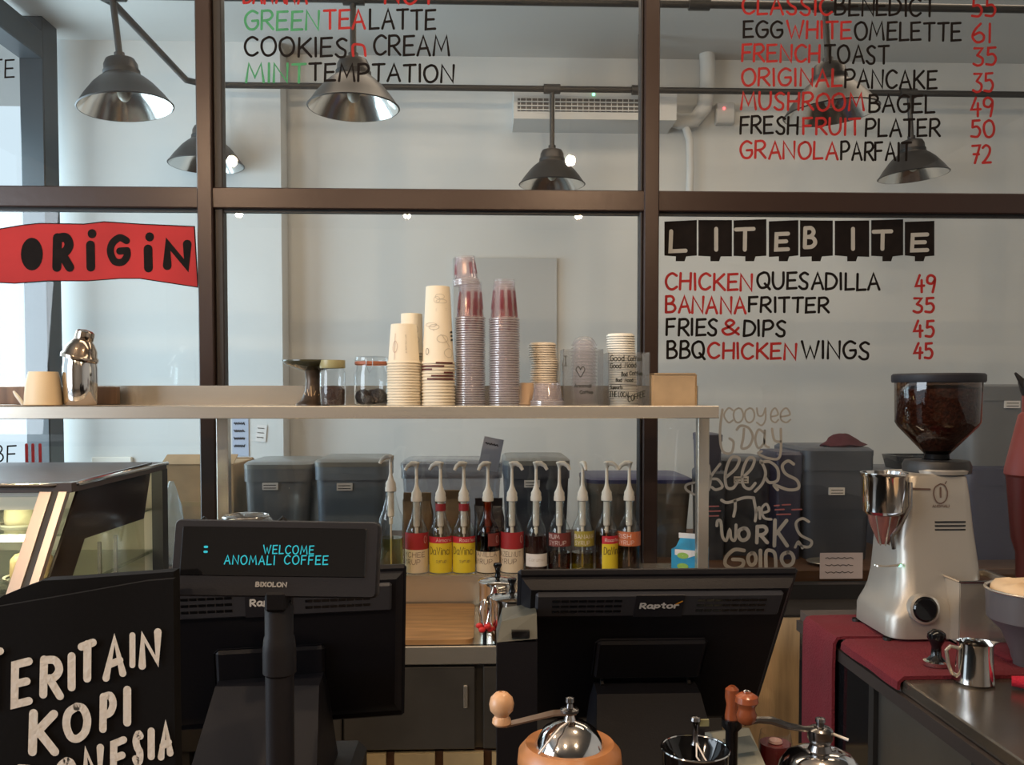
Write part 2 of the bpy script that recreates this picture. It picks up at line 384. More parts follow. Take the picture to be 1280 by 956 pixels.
# ------------------------------------------------------------------ lettering painted on the panes
TY = YG - .0055
fn = onplane(TY)
def lines(parent, rows, name, w=3.1, jit=0.5):
    """rows: (text, colour, x0, x1, y0, y1)"""
    for col, m in (('r', redp), ('b', blkp), ('g', grnp)):
        mb = flat(MB()); n = 0
        for (t, c, x0, x1, y0, y1) in rows:
            if c == col: word(mb, t, x0 + 1.5, x1 - 1.5, y0 + 1.5, y1 - 1.5, w, fn, jit, slope=0.012); n += 1
        if n: mb.obj(name, m, parent, label={'r': 'red', 'b': 'black', 'g': 'green'}[col] + ' hand-painted menu words on the glass')
lines(wins['u2'], [('CLASSIC','r',927,1041,-6,19),('BENEDICT','b',1043,1170,-5,20),('55','r',1214,1246,-4,22),
 ('EGG','b',928,979,25,48),('WHITE','r',982,1065,25,49),('OMELETTE','b',1067,1202,26,51),('61','r',1214,1240,28,54),
 ('FRENCH','r',926,1026,54,78),('TOAST','b',1030,1112,55,80),('35','r',1215,1246,58,83),
 ('ORIGINAL','r',926,1053,84,108),('PANCAKE','b',1055,1172,86,111),('35','r',1215,1243,90,116),
 ('MUSHROOM','r',925,1081,114,138),('BAGEL','b',1085,1169,117,141),('49','r',1213,1243,121,147),
 ('FRESH','b',924,999,144,168),('FRUIT','r',1003,1077,146,169),('PLATER','b',1081,1176,147,171),('50','r',1213,1244,149,173),
 ('GRANOLA','r',924,1048,175,199),('PARFAIT','b',1050,1140,176,201),('72','r',1214,1240,180,205)], 'menu_lettering')
lines(wins['u1'], [('BANANA','r',303,385,-22,5),('NUT','r',480,546,-22,6),
 ('GREEN','g',305,400,12,38),('TEA','r',404,458,11,37),('LATTE','b',461,545,10,37),
 ('COOKIES','b',305,435,45,71),('n','r',439,458,54,71),('CREAM','b',466,563,43,70),
 ('MINT','g',306,383,78,104),('TEMPTATION','b',386,568,78,102)], 'menu_lettering', w=3.2)
lines(wins['u0'], [('TE','b',-12,19,73,98)], 'menu_lettering', w=2.2, jit=0)
lines(wins['l2'], [('CHICKEN','r',831,942,340,363),('QUESADILLA','b',945,1101,339,362),('49','r',1143,1170,342,366),
 ('BANANA','r',831,933,369,392),('FRITTER','b',935,1037,370,391),('35','r',1141,1169,371,392),
 ('FRIES','b',832,898,397,420),('&','r',901,925,398,419),('DIPS','b',928,983,399,421),('45','r',1141,1168,399,422),
 ('BBQ','b',833,882,425,449),('CHICKEN','r',884,996,427,449),('WINGS','b',1001,1088,425,449),('45','r',1141,1167,427,449)], 'menu_lettering', w=3.3)
# LITEBITE header: dark blocks with pale letters
cut = mat('letter_gap_white', (0.36, 0.345, 0.315), 0.8)
bl = flat(MB()); lt = flat(MB())
for ch, x0, x1, lx0, lx1, ly0, ly1 in (('L',830.5,871,838,857,289,314),('I',873,915,895,895.5,286,312),('T',917,958,920,942,286,312),('E',961,998,970,985,292,312),
        ('B',1000,1041,1006,1019,285,309),('I',1043.5,1086.5,1066,1066.5,286,311),('T',1089,1129,1092,1114,289,311),('E',1131,1168,1140,1159,293,313)):
    a, b, c, d = (random.uniform(-1.2, 1.2) for _ in range(4)); mx_ = (x0 + x1) / 2
    poly = [(x0, 276 + a), (x1, 275 + b), (x1, 320 + c), (mx_ + 7, 320.5), (mx_ + 5, 326.5), (mx_ - 6, 326.5), (mx_ - 6, 320.5), (x0, 320 + d)]
    bl.add([fn(Vector(q)) for q in poly], [tuple(range(8))])
    letter(lt, ch, lx0, ly0, lx1, ly1, 5.0, onplane(TY - .0008))
hd = bl.obj('menu_header', blkp, wins['l2'], label='row of dark painted blocks spelling LITEBITE in pale letters')
lt.obj('header_letters', cut, hd)
# ORIGIN banner
bn = flat(MB())
top = [(-60,290),(0,286),(30,281),(50,279),(105,280),(130,277),(175,280),(243,283)]; bot = [(-60,356),(0,353),(18,354),(60,351),(110,351),(150,348),(175,348),(247.5,359)]
for i in range(len(top) - 1):
    bn.add([fn(Vector(q)) for q in (top[i], top[i + 1], bot[i + 1], bot[i])], [(0, 1, 2, 3)])
bo = bn.obj('painted_banner', mat('banner_red', (0.47, 0.033, 0.032), 0.7, spec=0.2, var=0.12, vscale=6), wins['l0'], label='red banner on the glass reading ORIGIN')
f2 = onplane(TY - .001); ol = flat(MB())
ol.add([f2(Vector((39.8 + 13.8 * math.cos(a * math.pi / 12), 317.5 + 20.5 * math.sin(a * math.pi / 12)))) for a in range(24)], [tuple(range(24))])
for args in (('R', 71, 297, 87, 334, 11.5), ('G', 138, 297, 159, 328, 9), ('N', 209, 305, 234, 332, 11)): letter(ol, *args[:5], args[5], f2)
for x, y0, y1, yd in ((113, 306, 334, 292), (185, 311, 335, 296)):
    ribbon(ol, [Vector((x, y0)), Vector((x + .5, y1))], 11, f2); ribbon(ol, [Vector((x + 2, yd - .3)), Vector((x + 2, yd + .3))], 11, f2)
ol.obj('banner_letters', blkp, bo)
ed = flat(MB()); ribbon(ed, [Vector(q) for q in top], 1.2, f2); ribbon(ed, [Vector((243, 283)), Vector((247.5, 359))], 1.6, f2); ribbon(ed, [Vector(q) for q in bot], 1.2, f2)
ed.obj('banner_edge', blkp, bo)
lo = flat(MB())
for x in (33, 41, 50): ribbon(lo, [Vector((x, 556)), Vector((x + .5, 580))], 4, fn)
lo.obj('painted_strokes', redp, wins['l0'], label='three red painted strokes low on the glass')
lo = flat(MB()); letter(lo, 'B', -6, 557, 4, 577, 2, fn); letter(lo, 'F', 9, 557, 20, 578, 2, fn); lo.obj('painted_letters', blkp, wins['l0'])
# pale marker lettering, lower right pane
mk = flat(MB())
def curl(pts, w=3.7): ribbon(mk, smooth_pts([s_] + pts), w, fn)
# faint first row
for ch, a, b in (('c',905,916),('o',917,929),('o',931,943),('y',946,958),('e',963,973),('e',975,988)): letter(mk, ch, a, 510, b, 528, 2.2, fn)
curl([(903,512),(900,540),(903,563),(914,566),(917,553),(912,548)], 3.2)
curl([(930,536),(929,548),(927,560),(936,558),(941,546),(936,535),(926,532),(921,537)], 3.2); curl([(955,541),(948,537),(944,549),(948,560),(955,553),(956,538)], 3.0); curl([(956,538),(956,555),(961,559)], 3)
curl([(965,536),(968,550),(976,552)], 3.2); curl([(976,536),(975,570),(962,573),(948,567),(952,564)], 3.2)
curl([(868,603),(858,606),(858,612),(868,618)], 3); curl([(886,582),(888,600),(886,612)], 3.4); curl([(900,580),(888,597),(897,599),(903,608),(895,612),(890,609)], 3.4)
curl([(908,596),(920,585),(924,573),(914,572),(907,590),(908,608),(916,610),(922,602)]); curl([(928,597),(939,586),(943,574),(935,573),(928,590),(929,606),(937,611),(944,604)])
curl([(951,576),(957,590),(953,604),(944,614)], 3.6); curl([(951,578),(962,577),(972,586),(972,600),(962,603),(957,597)]); curl([(992,580),(985,576),(978,582),(982,592),(996,600),(998,610),(985,612),(968,606),(972,612)], 3.8)
curl([(902,625),(910,628),(930,622),(941,622)]); curl([(919,625),(919,636),(917,645)]); curl([(942,622),(945,640),(944,651)]); 
curl([(945,640),(949,634),(950,648)], 3.2); curl([(953,641),(961,638),(958,630),(952,636),(955,647),(964,649)], 3.2)
curl([(896,657),(897,651),(901,652),(903,670),(908,675),(912,662),(914,673),(919,674),(920,656)])
letter(mk, 'O', 923, 660, 936, 675, 4.6, fn); letter(mk, 'R', 946, 658, 959, 678, 4.6, fn); letter(mk, 'K', 968, 650, 984, 682, 4.6, fn)
curl([(1011,652),(1003,648),(995,654),(1000,668),(1014,676),(1012,683),(1004,683),(998,679)], 3.4); curl([(994,684),(998,677),(1003,685)], 3)
curl([(930,688),(918,687),(908,696),(907,706),(918,711),(928,707),(928,700),(916,699)], 4.6); letter(mk, 'O', 935, 691, 945, 706, 4.6, fn); letter(mk, 'I', 950, 688, 951, 709, 4.6, fn)
letter(mk, 'n', 957, 688, 970, 711, 4.4, fn); letter(mk, 'O', 977, 690, 992, 707, 4.6, fn)
mk.obj('marker_lettering', greyp, wins['l2'], label='pale curly marker words ending KEEPS THE WORKS GOING')
pk = flat(MB())
for x0, x1, y in ((884,898,633),(884,900,639),(884,898,645),(968,974,632),(978,988,631),(969,980,637),(990,1002,637),(971,988,643)): ribbon(pk, [Vector((x0, y)), Vector((x1, y - .5))], 1.7, fn)
pk.obj('marker_dashes', mat('pink_marker', (0.30, 0.10, 0.10), 0.7), wins['l2'])
# ================================================================== BACK ROOM
bench = thing('storage_bench', 'brown wooden bench behind the glass carrying the plastic bins', 'bench', (0.3, 3.9, 0))
wood_d = mat('dark_wood', (0.10, 0.045, 0.022), 0.6, var=0.35, vscale=3, bump=0.1, bscale=20, stretch=(0.3, 4, 4))
MB().box(-2.1, 2.9, -.5, .55, .80, .85, c=.004).obj('bench_top', wood_d, bench)
MB().box(-2.1, 2.9, -.46, -.43, .35, .80).obj('front_board', wood_d, bench)
for x in (-2.05, -.8, .4, 1.6, 2.8): MB().box(x, x + .07, -.4, -.33, 0, .80).obj('leg', wood_d, bench)
def bin_(px0, px1, py0, Y, m, label, z0=.85, dep=.38, lid=None, lab=None, dark=None, grp='plastic storage bins on the bench'):
    x0 = XX(px0, Y - dep / 2, 1); x1 = XX(px1, Y - dep / 2, 1); z1 = ZZ(py0, Y - dep / 2)
    w = (x1 - x0) / 2; h = z1 - z0
    t = thing('storage_bin', label, 'storage bin', ((x0 + x1) / 2, Y, z0), group=grp)
    b = MB().loft([rrect(0, 0, w * .88, dep * .44, 0), rrect(0, 0, w * .97, dep * .48, h * .80), rrect(0, 0, w * .97, dep * .48, h * .84)])
    b.obj('bin_body', m, t, 35)
    MB().loft([rrect(0, 0, w * 1.0, dep * .5, h * .80), rrect(0, 0, w * 1.0, dep * .5, h * .93)]).obj('bin_rim', m, t, 35)
    MB().loft([rrect(0, 0, w * 1.01, dep * .505, h * .93), rrect(0, 0, w * 1.01, dep * .505, h * .975), rrect(0, 0, w * .93, dep * .45, h)]).obj('lid', lid or m, t, 35)
    if lab:
        lx = XX(lab[0], Y - dep / 2, 1) - (x0 + x1) / 2; lz = ZZ(lab[1], Y - dep / 2) - z0
        l = MB().box(lx - .032, lx + .032, -dep * .485 - .006, -dep * .47, lz - .014, lz + .016).obj('name_label', wwhite, t, label='white paper name label')
        q = flat(MB())
        for k in range(2): ribbon(q, [Vector((lx - .025, lz + .006 - k * .012)), Vector((lx + .024, lz + .006 - k * .012))], .003, lambda v, o=0: (v.x, -dep * .485 - .007, v.y))
        q.obj('label_print', blkp, l)
    return t
bg = mat('blue_grey_plastic', (0.15, 0.185, 0.23), 0.35, var=0.15, vscale=6)
bg2 = mat('slate_plastic', (0.065, 0.072, 0.095), 0.35, var=0.15, vscale=6)
gg = mat('grey_plastic', (0.15, 0.155, 0.165), 0.35, var=0.15, vscale=6)
pur = mat('violet_blue_plastic', (0.028, 0.028, 0.11), 0.35)
pur2 = mat('faded_violet_plastic', (0.05, 0.05, 0.09), 0.4)
lidg = mat('clear_grey_lid', (0.20, 0.20, 0.19), 0.3)
frost = clear('frosted_bin_plastic', (0.85, 0.86, 0.9), 0.05, 0.25, 0.45, (0.42, 0.42, 0.45))
bin_(303, 389, 577, 3.85, gg, 'grey bin with white label left of the blue-grey bin', lid=lidg, lab=(338, 607))
bin_(392, 482, 574, 3.80, bg, 'blue-grey bin with white label behind the pump of the clear bottle', lid=lidg, lab=(431, 608))
bin_(500, 628, 577, 4.15, frost, 'long frosted see-through bin behind the lychee bottle', lid=frost)
bin_(630, 713, 573, 3.80, bg2, 'dark slate bin with white label behind the hazelnut bottle', lid=lidg, lab=(665, 605))
tanb = mat('tan_clear_plastic', (0.15, 0.125, 0.10), 0.4, var=0.2, vscale=5)
bin_(735, 868, 598, 3.85, tanb, 'brownish bin with violet-blue lid behind the glass frame post', lid=pur)
b5 = bin_(878, 908, 590, 3.70, bg2, 'dark bin partly behind the steel shelf post', dep=.2)
bin_(905, 968, 574, 3.85, bg2, 'dark bin behind the marker word KEEPS, with small label', lid=bg2, lab=(926, 601), dep=.34)
bin_(970, 1004, 566, 3.72, pur2, 'narrow violet-grey bin behind the letter S', dep=.25)
bin_(1006, 1095, 561, 3.78, bg2, 'large grey bin under the dark red cloth, white label', lid=bg2, lab=(1046, 616), dep=.42)
bR = bin_(1112, 1178, 590, 3.95, bg2, 'dark bin hidden mostly by the coffee grinder')
b8 = bin_(1206, 1320, 585, 3.75, pur2, 'violet-grey lower bin at far right of the bench', dep=.4)
z8 = ZZ(585, 3.75 - .2)
bin_(1208, 1318, 480, 3.75, gg, 'grey upper bin stacked at far right with small label', z0=z8, lid=gg, lab=(1263, 506), dep=.38)
# stacked bin left of them: faded violet bin on dark bin
z5 = ZZ(590, 3.60)
bin_(879, 903, 543, 3.70, pur2, 'small faded violet box on top of the dark bin beside the shelf post', z0=z5, dep=.2)
# dark red cloth on bin
zc = ZZ(561, 3.57)
t = thing('folded_cloth', 'dark red cloth heaped on the large grey bin', 'cloth', (XX(1050, 3.7, 1.2), 3.68, zc))
m = MB(); rings = []
for k, (r, z) in enumerate(((.085, 0), (.095, .008), (.07, .02), (.055, .035), (.035, .048), (.01, .053))):
    rings.append([(r * math.cos(a * .3927) * (1 + .14 * math.sin(a * 2.1 + k)), .7 * r * math.sin(a * .3927), z + .004 * math.sin(a * 1.7)) for a in range(16)])
rc = mat('dark_red_cloth', (0.075, 0.008, 0.015), 0.95, bump=0.3, bscale=60)
m.loft(rings).obj('cloth_heap', rc, t, True)
# black tray on bin
t = thing('black_tray', 'shallow black tray lying behind the hopper neck', 'tray', (XX(1135, 3.95, 1.2), 3.9, ZZ(590, 3.76)))
MB().loft([rrect(0, 0, .10, .08, 0), rrect(0, 0, .115, .09, .06), rrect(0, 0, .105, .08, .06), rrect(0, 0, .09, .07, .01)]).obj('tray_body', gloss, t, 35)
# cardboard box and plastic bag left
t = thing('cardboard_box', 'brown cardboard box behind the left glass frame post', 'box', (XX(258, 3.85, 1), 3.9, .85))
hb = ZZ(580, 3.7) - .85
MB().box(-.15, .15, -.16, .16, 0, hb, c=.003).obj('box_body', kraft, t)
MB().box(-.15, .15, -.163, -.160, hb * .55, hb * .60).obj('packing_tape', mat('tape', (0.42, 0.30, 0.15), 0.3), t)
for sx in (-1, 1): MB().box(-.15, .15, -.005, .08, 0, .004, Matrix.Translation((0, sx * .16, hb)) @ Matrix.Rotation(R(-25 * sx), 4, 'X')).obj('flap', kraft, t)
t = thing('plastic_bag', 'crumpled translucent plastic bag left of the cardboard box', 'bag', (XX(217, 3.6, 1), 3.58, .85))
rings = []
for k, (r, z) in enumerate(((.035, 0), (.05, .03), (.045, .10), (.05, .16), (.035, .24), (.02, .31), (.008, .34))):
    rings.append([(r * math.cos(a * .3927) * (1 + .2 * math.sin(a * 2.6 + k * 2)), r * .7 * math.sin(a * .3927) * (1 + .2 * math.cos(a * 3 + k)), z) for a in range(16)])
MB().loft(rings).obj('bag_body', clear('bag_plastic', (0.9, 0.9, 0.9), 0.06, 0.2, 0.4, (0.5, 0.5, 0.45)), t, True)
# kraft bags and dark packets
def bag(px0, px1, py0, Y, m, label, h2=None):
    x0 = XX(px0, Y, 1); x1 = XX(px1, Y, 1); z1 = ZZ(py0, Y) - .85; w = (x1 - x0) / 2
    t = thing('coffee_bag', label, 'bag', ((x0 + x1) / 2, Y, .85), group='bags on the bench')
    MB().loft([rrect(0, 0, w * .9, .05, 0), rrect(0, 0, w, .065, z1 * .3), rrect(.003, 0, w * .96, .055, z1 * .7), rrect(-.004, 0, w * .9, .012, z1 * .9)]).obj('bag_body', m, t, True)
    MB().box(-w * .9, w * .9, -.016, .004, z1 * .86, z1).obj('rolled_top', m, t)
kd = mat('kraft_bag', (0.20, 0.12, 0.06), 0.9, bump=0.4, bscale=25, var=0.3, vscale=10)
dk = mat('dark_foil', (0.030, 0.018, 0.017), 0.3, bump=0.5, bscale=25)
bag(503, 541, 615, 3.62, kd, 'brown paper bag behind the lychee bottle neck')
bag(543, 588, 612, 3.62, kd, 'brown paper bag behind the two yellow-labelled bottles')
bag(592, 630, 622, 3.62, dk, 'dark foil bag behind the amber vanilla bottle')
bag(300, 330, 640, 3.55, kd, 'small brown paper bag at the foot of the grey bin')
# metal lid dish reflections at the bin: pale round dish
t = thing('dish', 'shallow pale metal dish leaning before the large grey bin', 'dish', (XX(1032, 3.5, 1), 3.5, .85))
MB().lathe([(.001, .0), (.05, .0), (.075, .014), (.072, .016), (.048, .004), (.001, .003)], 24).obj('dish_body', steel, t, True)
# notes pinned on the left wall section
def note(px0, px1, py0, py1, Y, m, label, nl=3, rot=0):
    a = P(px0, py0, Y); b = P(px1, py1, Y); cx, cz = (a.x + b.x) / 2, (a.z + b.z) / 2; w = (b.x - a.x) / 2; h = (a.z - b.z) / 2
    t = thing('paper_note', label, 'note', (cx, Y, cz), (0, R(rot), 0))
    MB().box(-w, w, -.001, .0008, -h, h).obj('sheet', m, t)
    q = flat(MB())
    for k in range(nl):
        z = h * (.6 - 1.1 * k / max(1, nl - 1)); pts = []
        for i in range(14): pts.append(Vector((-w * .75 + w * 1.3 * i / 13 * random.uniform(.97, 1), z + h * .06 * math.sin(i * 2.3 + k))))
        ribbon(q, pts, h * .05, lambda v, o=0: (v.x, -.0022, v.y))
    q.obj('handwriting', blkp, t); return t
note(290, 311, 519, 570, 5.025, mat('pale_blue_paper', (0.45, 0.50, 0.62), 0.8), 'tall pale blue note on the wall beside the steel shelf post', 4)
note(320, 333, 531, 552, 5.025, wwhite, 'small curling white note right of the blue note', 3, 5)
note(1025, 1078, 691, 723, YG - .006, mat('pinkish_paper', (0.42, 0.35, 0.33), 0.8), 'white handwritten note stuck to the glass beside the coffee grinder', 3)
note(601, 626, 547, 588, YG + .02, mat('lilac_paper', (0.46, 0.46, 0.55), 0.8), 'crumpled pale note hanging behind the glass above the amber bottle', 1, 12)
# added grey board painting in a glass reflection behind the cups
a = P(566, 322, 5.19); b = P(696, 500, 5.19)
t = thing('reflection_board', 'pale grey board standing in for a glass reflection behind the cup stacks', 'board', ((a.x + b.x) / 2, 5.19, b.z))
MB().box(-(b.x - a.x) / 2, (b.x - a.x) / 2, -.012, .008, 0, a.z - b.z, c=.003).obj('reflection_sheet', mat('reflection_grey', (0.48, 0.48, 0.475), 0.6), t)
# socket plate
a = P(118, 571, 5.02)
t = thing('wall_socket', 'white double wall socket above the display case', 'socket', (a.x + .1, 5.015, a.z - .05))
MB().box(-.11, .11, -.012, .012, -.05, .05, c=.004).obj('socket_plate', white, t)
for sx in (-.05, .05): MB().lathe([(.001, 0), (.018, 0), (.018, .004)], 16, Matrix.Translation((sx, -.012, 0)) @ Matrix.Rotation(R(90), 4, 'X')).obj('socket_hole', blackst, t)
# air conditioner
a = P(641, 118, 5.1); b = P(838, 161, 5.1); w = (b.x - a.x) / 2; h = a.z - b.z
t = thing('air_conditioner', 'white split air conditioner high on the back wall', 'air conditioner', ((a.x + b.x) / 2, 5.08, b.z))
acm = mat('ac_white', (0.60, 0.59, 0.57), 0.4)
MB().prism([(-.14, 0), (.12, 0), (.12, h), (-.10, h), (-.14, h * .8)], 'x', -w, w).obj('casing', acm, t)
gx0 = XX(647, 4.94, 3.1) - t.location.x; gx1 = XX(803, 4.94, 3.1) - t.location.x
MB().box(gx0, gx1, -.144, -.13, h * .22, h * .60).obj('grille', mat('grille_dark', (0.10, 0.09, 0.085), 0.6), t)
for k in range(3): MB().box(gx0, gx1, -.152, -.142, h * (.24 + .12 * k), h * (.27 + .12 * k)).obj('louvre', acm, t)
gm = (gx0 * 38 + gx1 * 62) / 100
for k in range(22):
    x = gx0 + (gx1 - gx0) * (k + .5) / 22; MB().box(x - .002, x + .002, -.147, -.143, h * .22, h * .60).obj('grille_fin', acm, t)
MB().sphere((XX(742, 4.94, 3.1) - t.location.x, -.142, h * .74), .008).obj('power_light', emi('green_led', (0.2, 1, 0.5), 4), t)
# wrapped pipes right of it
t = thing('wrapped_pipe', 'white taped air conditioner pipe bending down the wall', 'pipe', (XX(862, 5.1, 3), 5.12, 2.5))
def wp(l, Y=5.12): return [tuple(P(x, y, Y) - t.location) for x, y in l]
MB().tube(wp([(838,148),(850,152),(868,150),(880,135),(884,110),(885,85),(883,60)]), .045, 12).obj('pipe_bend', wallm, t, True)
MB().tube(wp([(846,150),(856,156),(862,175),(863,210),(861,260)]), .022, 10).obj('drain_pipe', wallm, t, True)
a = P(893, 131, 5.19); b = P(916, 157, 5.19)
t = thing('control_box', 'small white wall box with red light beside the pipe', 'switch box', ((a.x + b.x) / 2, 5.185, b.z))
MB().box(-.055, .055, -.04, .012, 0, .12, c=.006).obj('casing', acm, t)
MB().sphere((-.01, -.042, .085), .007).obj('red_light', emi('red_led', (1, .08, .08), 5), t)
# ------------------------------------------------------------------ conduit and pendant lamps
pipem = mat('dark_conduit', (0.050, 0.047, 0.045), 0.5, 0.4)
t = thing('conduit_rail', 'dark conduit rail carrying the three nearer lamps, with a branch to the second rail', 'conduit', (0, 0, 3.2))
x0 = XX(132, 3.78, 3.2); x0b = XX(243, 4.85, 3.2)
def fit(x, Y, parent): MB().tube([(x - .045, Y, 0), (x + .045, Y, 0)], .026, 10).obj('coupling', pipem, parent, True)
MB().tube([(x0 - .12, 3.78, 0), (xm[5] + .2, 3.78, 0)], .0165, 10).obj('pipe', pipem, t, True)
MB().tube([(x0 - .03, 3.78, -.0), (x0, 3.85, 0), (x0b - .02, 4.78, 0), (x0b + .06, 4.85, 0), (3.4, 4.85, 0)], .0165, 10).obj('branch_pipe', pipem, t, True)
for px, Y in ((143, 3.78), (442, 3.78), (874, 3.78), (1030, 3.78), (690, 4.85), (1135, 4.85), (800, 4.85)): fit(XX(px, Y, 3.2), Y, t)
for px, Y in ((874, 3.78), (143, 3.78), (800, 4.85), (560, 3.78)): MB().tube([(XX(px, Y, 3.2), Y, 0), (XX(px, Y, 3.2), Y, .3)], .012, 8).obj('hanger_rod', pipem, t, True)
shadem = mat('grey_lamp_enamel', (0.055, 0.050, 0.048), 0.4, 0.5)
refl = mat('spun_aluminium', (0.80, 0.78, 0.74), 0.16, 1.0)
def lamp(px, Y, zr, label, tilt=0, rad=.195):
    x = XX(px, Y, zr); t = thing('pendant_lamp', label, 'pendant lamp', (x, Y, 3.185), (0, R(tilt), 0), group='bell pendant lamps behind the glass')
    d = zr - 3.185; k = rad / .195
    T = Matrix.Translation((0, 0, d)) @ Matrix.Scale(k, 4)
    MB().lathe([(.195, 0), (.200, .004), (.192, .012), (.165, .050), (.128, .095), (.098, .122), (.082, .132)], 40, T).obj('shade', shadem, t, True)
    MB().lathe([(.193, .001), (.160, .048), (.124, .090), (.094, .116), (.03, .128), (.001, .128)], 40, T).obj('reflector', refl, t, True, label='polished inner reflector')
    MB().lathe([(.082, .130), (.080, .138), (.072, .140), (.070, .185), (.060, .205), (.030, .215), (.022, .216), (.022, .235)], 28, T, cap1=True).obj('cap', shadem, t, True)
    MB().lathe([(.0755, .140), (.0765, .146), (.0765, .156), (.072, .158)], 28, T).obj('band', blackst, t, True)
    MB().tube([(0, 0, d + .22 * k), (0, 0, -.005)], .0135, 10).obj('stem', pipem, t, True)
    MB().sphere((0, 0, d + .06), .028, sc=(1, 1, 1.3)).obj('bulb', mat('unlit_bulb', (0.55, 0.5, 0.4), 0.1), t, True)
lamp(143, 3.78, 2.735, 'leftmost bell lamp, nearer rail, tilted with shiny mouth showing', -6, .188)
lamp(442, 3.78, 2.745, 'bell lamp behind the words TEMPTATION', 0, .190)
lamp(1030, 3.78, 2.745, 'bell lamp behind the red word MUSHROOM', -4, .195)
lamp(258, 4.85, 2.77, 'bell lamp half hidden by the left frame post', 0, .195)
lamp(690, 4.85, 2.68, 'bell lamp in front of the air conditioner, cut by the frame bar', 0, .178)
lamp(1135, 4.85, 2.745, 'smaller bell lamp behind the word PARFAIT at the right', -4, .183)
# bare filament bulbs in the cafe, over the counter and behind the camera (seen mirrored in the glass)
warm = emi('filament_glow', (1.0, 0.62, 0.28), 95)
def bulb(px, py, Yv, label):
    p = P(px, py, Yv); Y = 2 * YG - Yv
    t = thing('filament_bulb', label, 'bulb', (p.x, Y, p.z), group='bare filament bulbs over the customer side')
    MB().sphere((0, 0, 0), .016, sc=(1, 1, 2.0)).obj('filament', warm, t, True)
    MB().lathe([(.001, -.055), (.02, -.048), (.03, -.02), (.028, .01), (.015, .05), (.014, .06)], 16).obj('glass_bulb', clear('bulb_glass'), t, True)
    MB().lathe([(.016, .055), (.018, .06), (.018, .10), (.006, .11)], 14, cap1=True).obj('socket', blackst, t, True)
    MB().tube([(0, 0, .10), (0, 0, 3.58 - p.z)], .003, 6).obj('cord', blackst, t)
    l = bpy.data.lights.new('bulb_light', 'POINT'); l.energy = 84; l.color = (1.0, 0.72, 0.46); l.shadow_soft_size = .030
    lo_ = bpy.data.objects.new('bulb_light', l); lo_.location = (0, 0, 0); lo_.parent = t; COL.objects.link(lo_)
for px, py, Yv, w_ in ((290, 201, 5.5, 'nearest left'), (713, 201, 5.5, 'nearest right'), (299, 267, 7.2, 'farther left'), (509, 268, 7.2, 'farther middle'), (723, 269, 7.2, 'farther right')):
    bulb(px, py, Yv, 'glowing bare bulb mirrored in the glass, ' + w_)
# ================================================================== SHELF
SF, SB = 2.70, 3.00
zs = ZZ(507.5, SF); xe = XX(899, SF, 1.5)
t = thing('steel_shelf', 'long stainless steel shelf with upstand carrying cups, in front of the glass', 'shelf', (0, 2.85, zs))
xl = XX(-120, SF, 1.5)
MB().box(xl, xe, SF - 2.85, SB - 2.85, -.003, 0).obj('shelf_top', steel, t)
MB().box(xl, xe, SF - 2.85 - .002, SF - 2.85 + .010, -.038, .0005, c=.002).obj('front_edge', steel, t)
MB().box(xe - .01, xe, SF - 2.85, SB - 2.85, -.038, 0).obj('end_edge', steel, t)
zu = ZZ(482, SB) - zs
MB().box(xl, XX(872, SB, 1.5), SB - 2.85 - .004, SB - 2.85, 0, zu).obj('upstand', steel, t)
for px in (877.5, 280.5):
    x = XX(px, SB - .04, 1.2); MB().box(x - .019, x + .019, .09, .128, .91 - zs, -.003, c=.002).obj('post', steel, t)

ONES = ['', 'first', 'second', 'third', 'fourth', 'fifth', 'sixth', 'seventh', 'eighth', 'ninth', 'tenth', 'eleventh', 'twelfth', 'thirteenth', 'fourteenth', 'fifteenth', 'sixteenth', 'seventeenth', 'eighteenth', 'nineteenth']
def ordw(n):
    if n < 20: return ONES[n]
    t_, o_ = divmod(n, 10); return {2: 'twentieth', 3: 'thirtieth', 4: 'fortieth'}[t_] if o_ == 0 else {2: 'twenty-', 3: 'thirty-', 4: 'forty-'}[t_] + ONES[o_]
# ------------------------------------------------------------------ paper cups
def cup_profile(rb, rt, h):
    return [(rb - .004, .001), (rb - .001, 0), (rb + .0015, .002), (rb + .0015, .005), (rb - .0005, .007), (rb - .003, .010), (rt + .001, h - .002), (rt, h), (rt - .003, h), (rt - .004, h - .006), (.001, h - .006)]
def make_cup(label, rb, rt, h, m, group, name='paper_cup', n=28):
    t = thing(name, label, 'cup', group=group)
    MB().lathe(cup_profile(rb, rt, h), n).obj('cup_wall', m, t, True)
    if name == 'plastic_cup': MB().lathe([(rb + .0008, .0004), (rb + .0026, .0012), (rb + .0026, .0034), (rb + .0008, .0042)], n).obj('rim', rimm, t, True)
    return t
def cyl(r0, r1, h, rad_off=.0006):
    """maps (angle deg, z) on a cone of base radius r0, top r1 to 3D; 0 deg faces the camera"""
    def f(q, off=0.0):
        r = r0 + (r1 - r0) * q.y / h + rad_off + off; a = R(q.x - 90)
        return (r * math.cos(a), r * math.sin(a), q.y)
    return f
prm = mat('cup_print_pink', (0.50, 0.30, 0.24), 0.7); prg = mat('cup_print_grey', (0.42, 0.36, 0.28), 0.7); prd = mat('cup_print_brown', (0.10, 0.02, 0.015), 0.6); prk = mat('cup_print_black', (0.03, 0.03, 0.02), 0.6)
def leaf(mb, cx, cz, a, b, f, w=1.2, sq=8):
    pts = [Vector((cx + a * math.cos(R(t)), cz + b * math.sin(R(t)))) for t in range(0, 361, 30)]
    sc_ribbon(mb, pts, f)
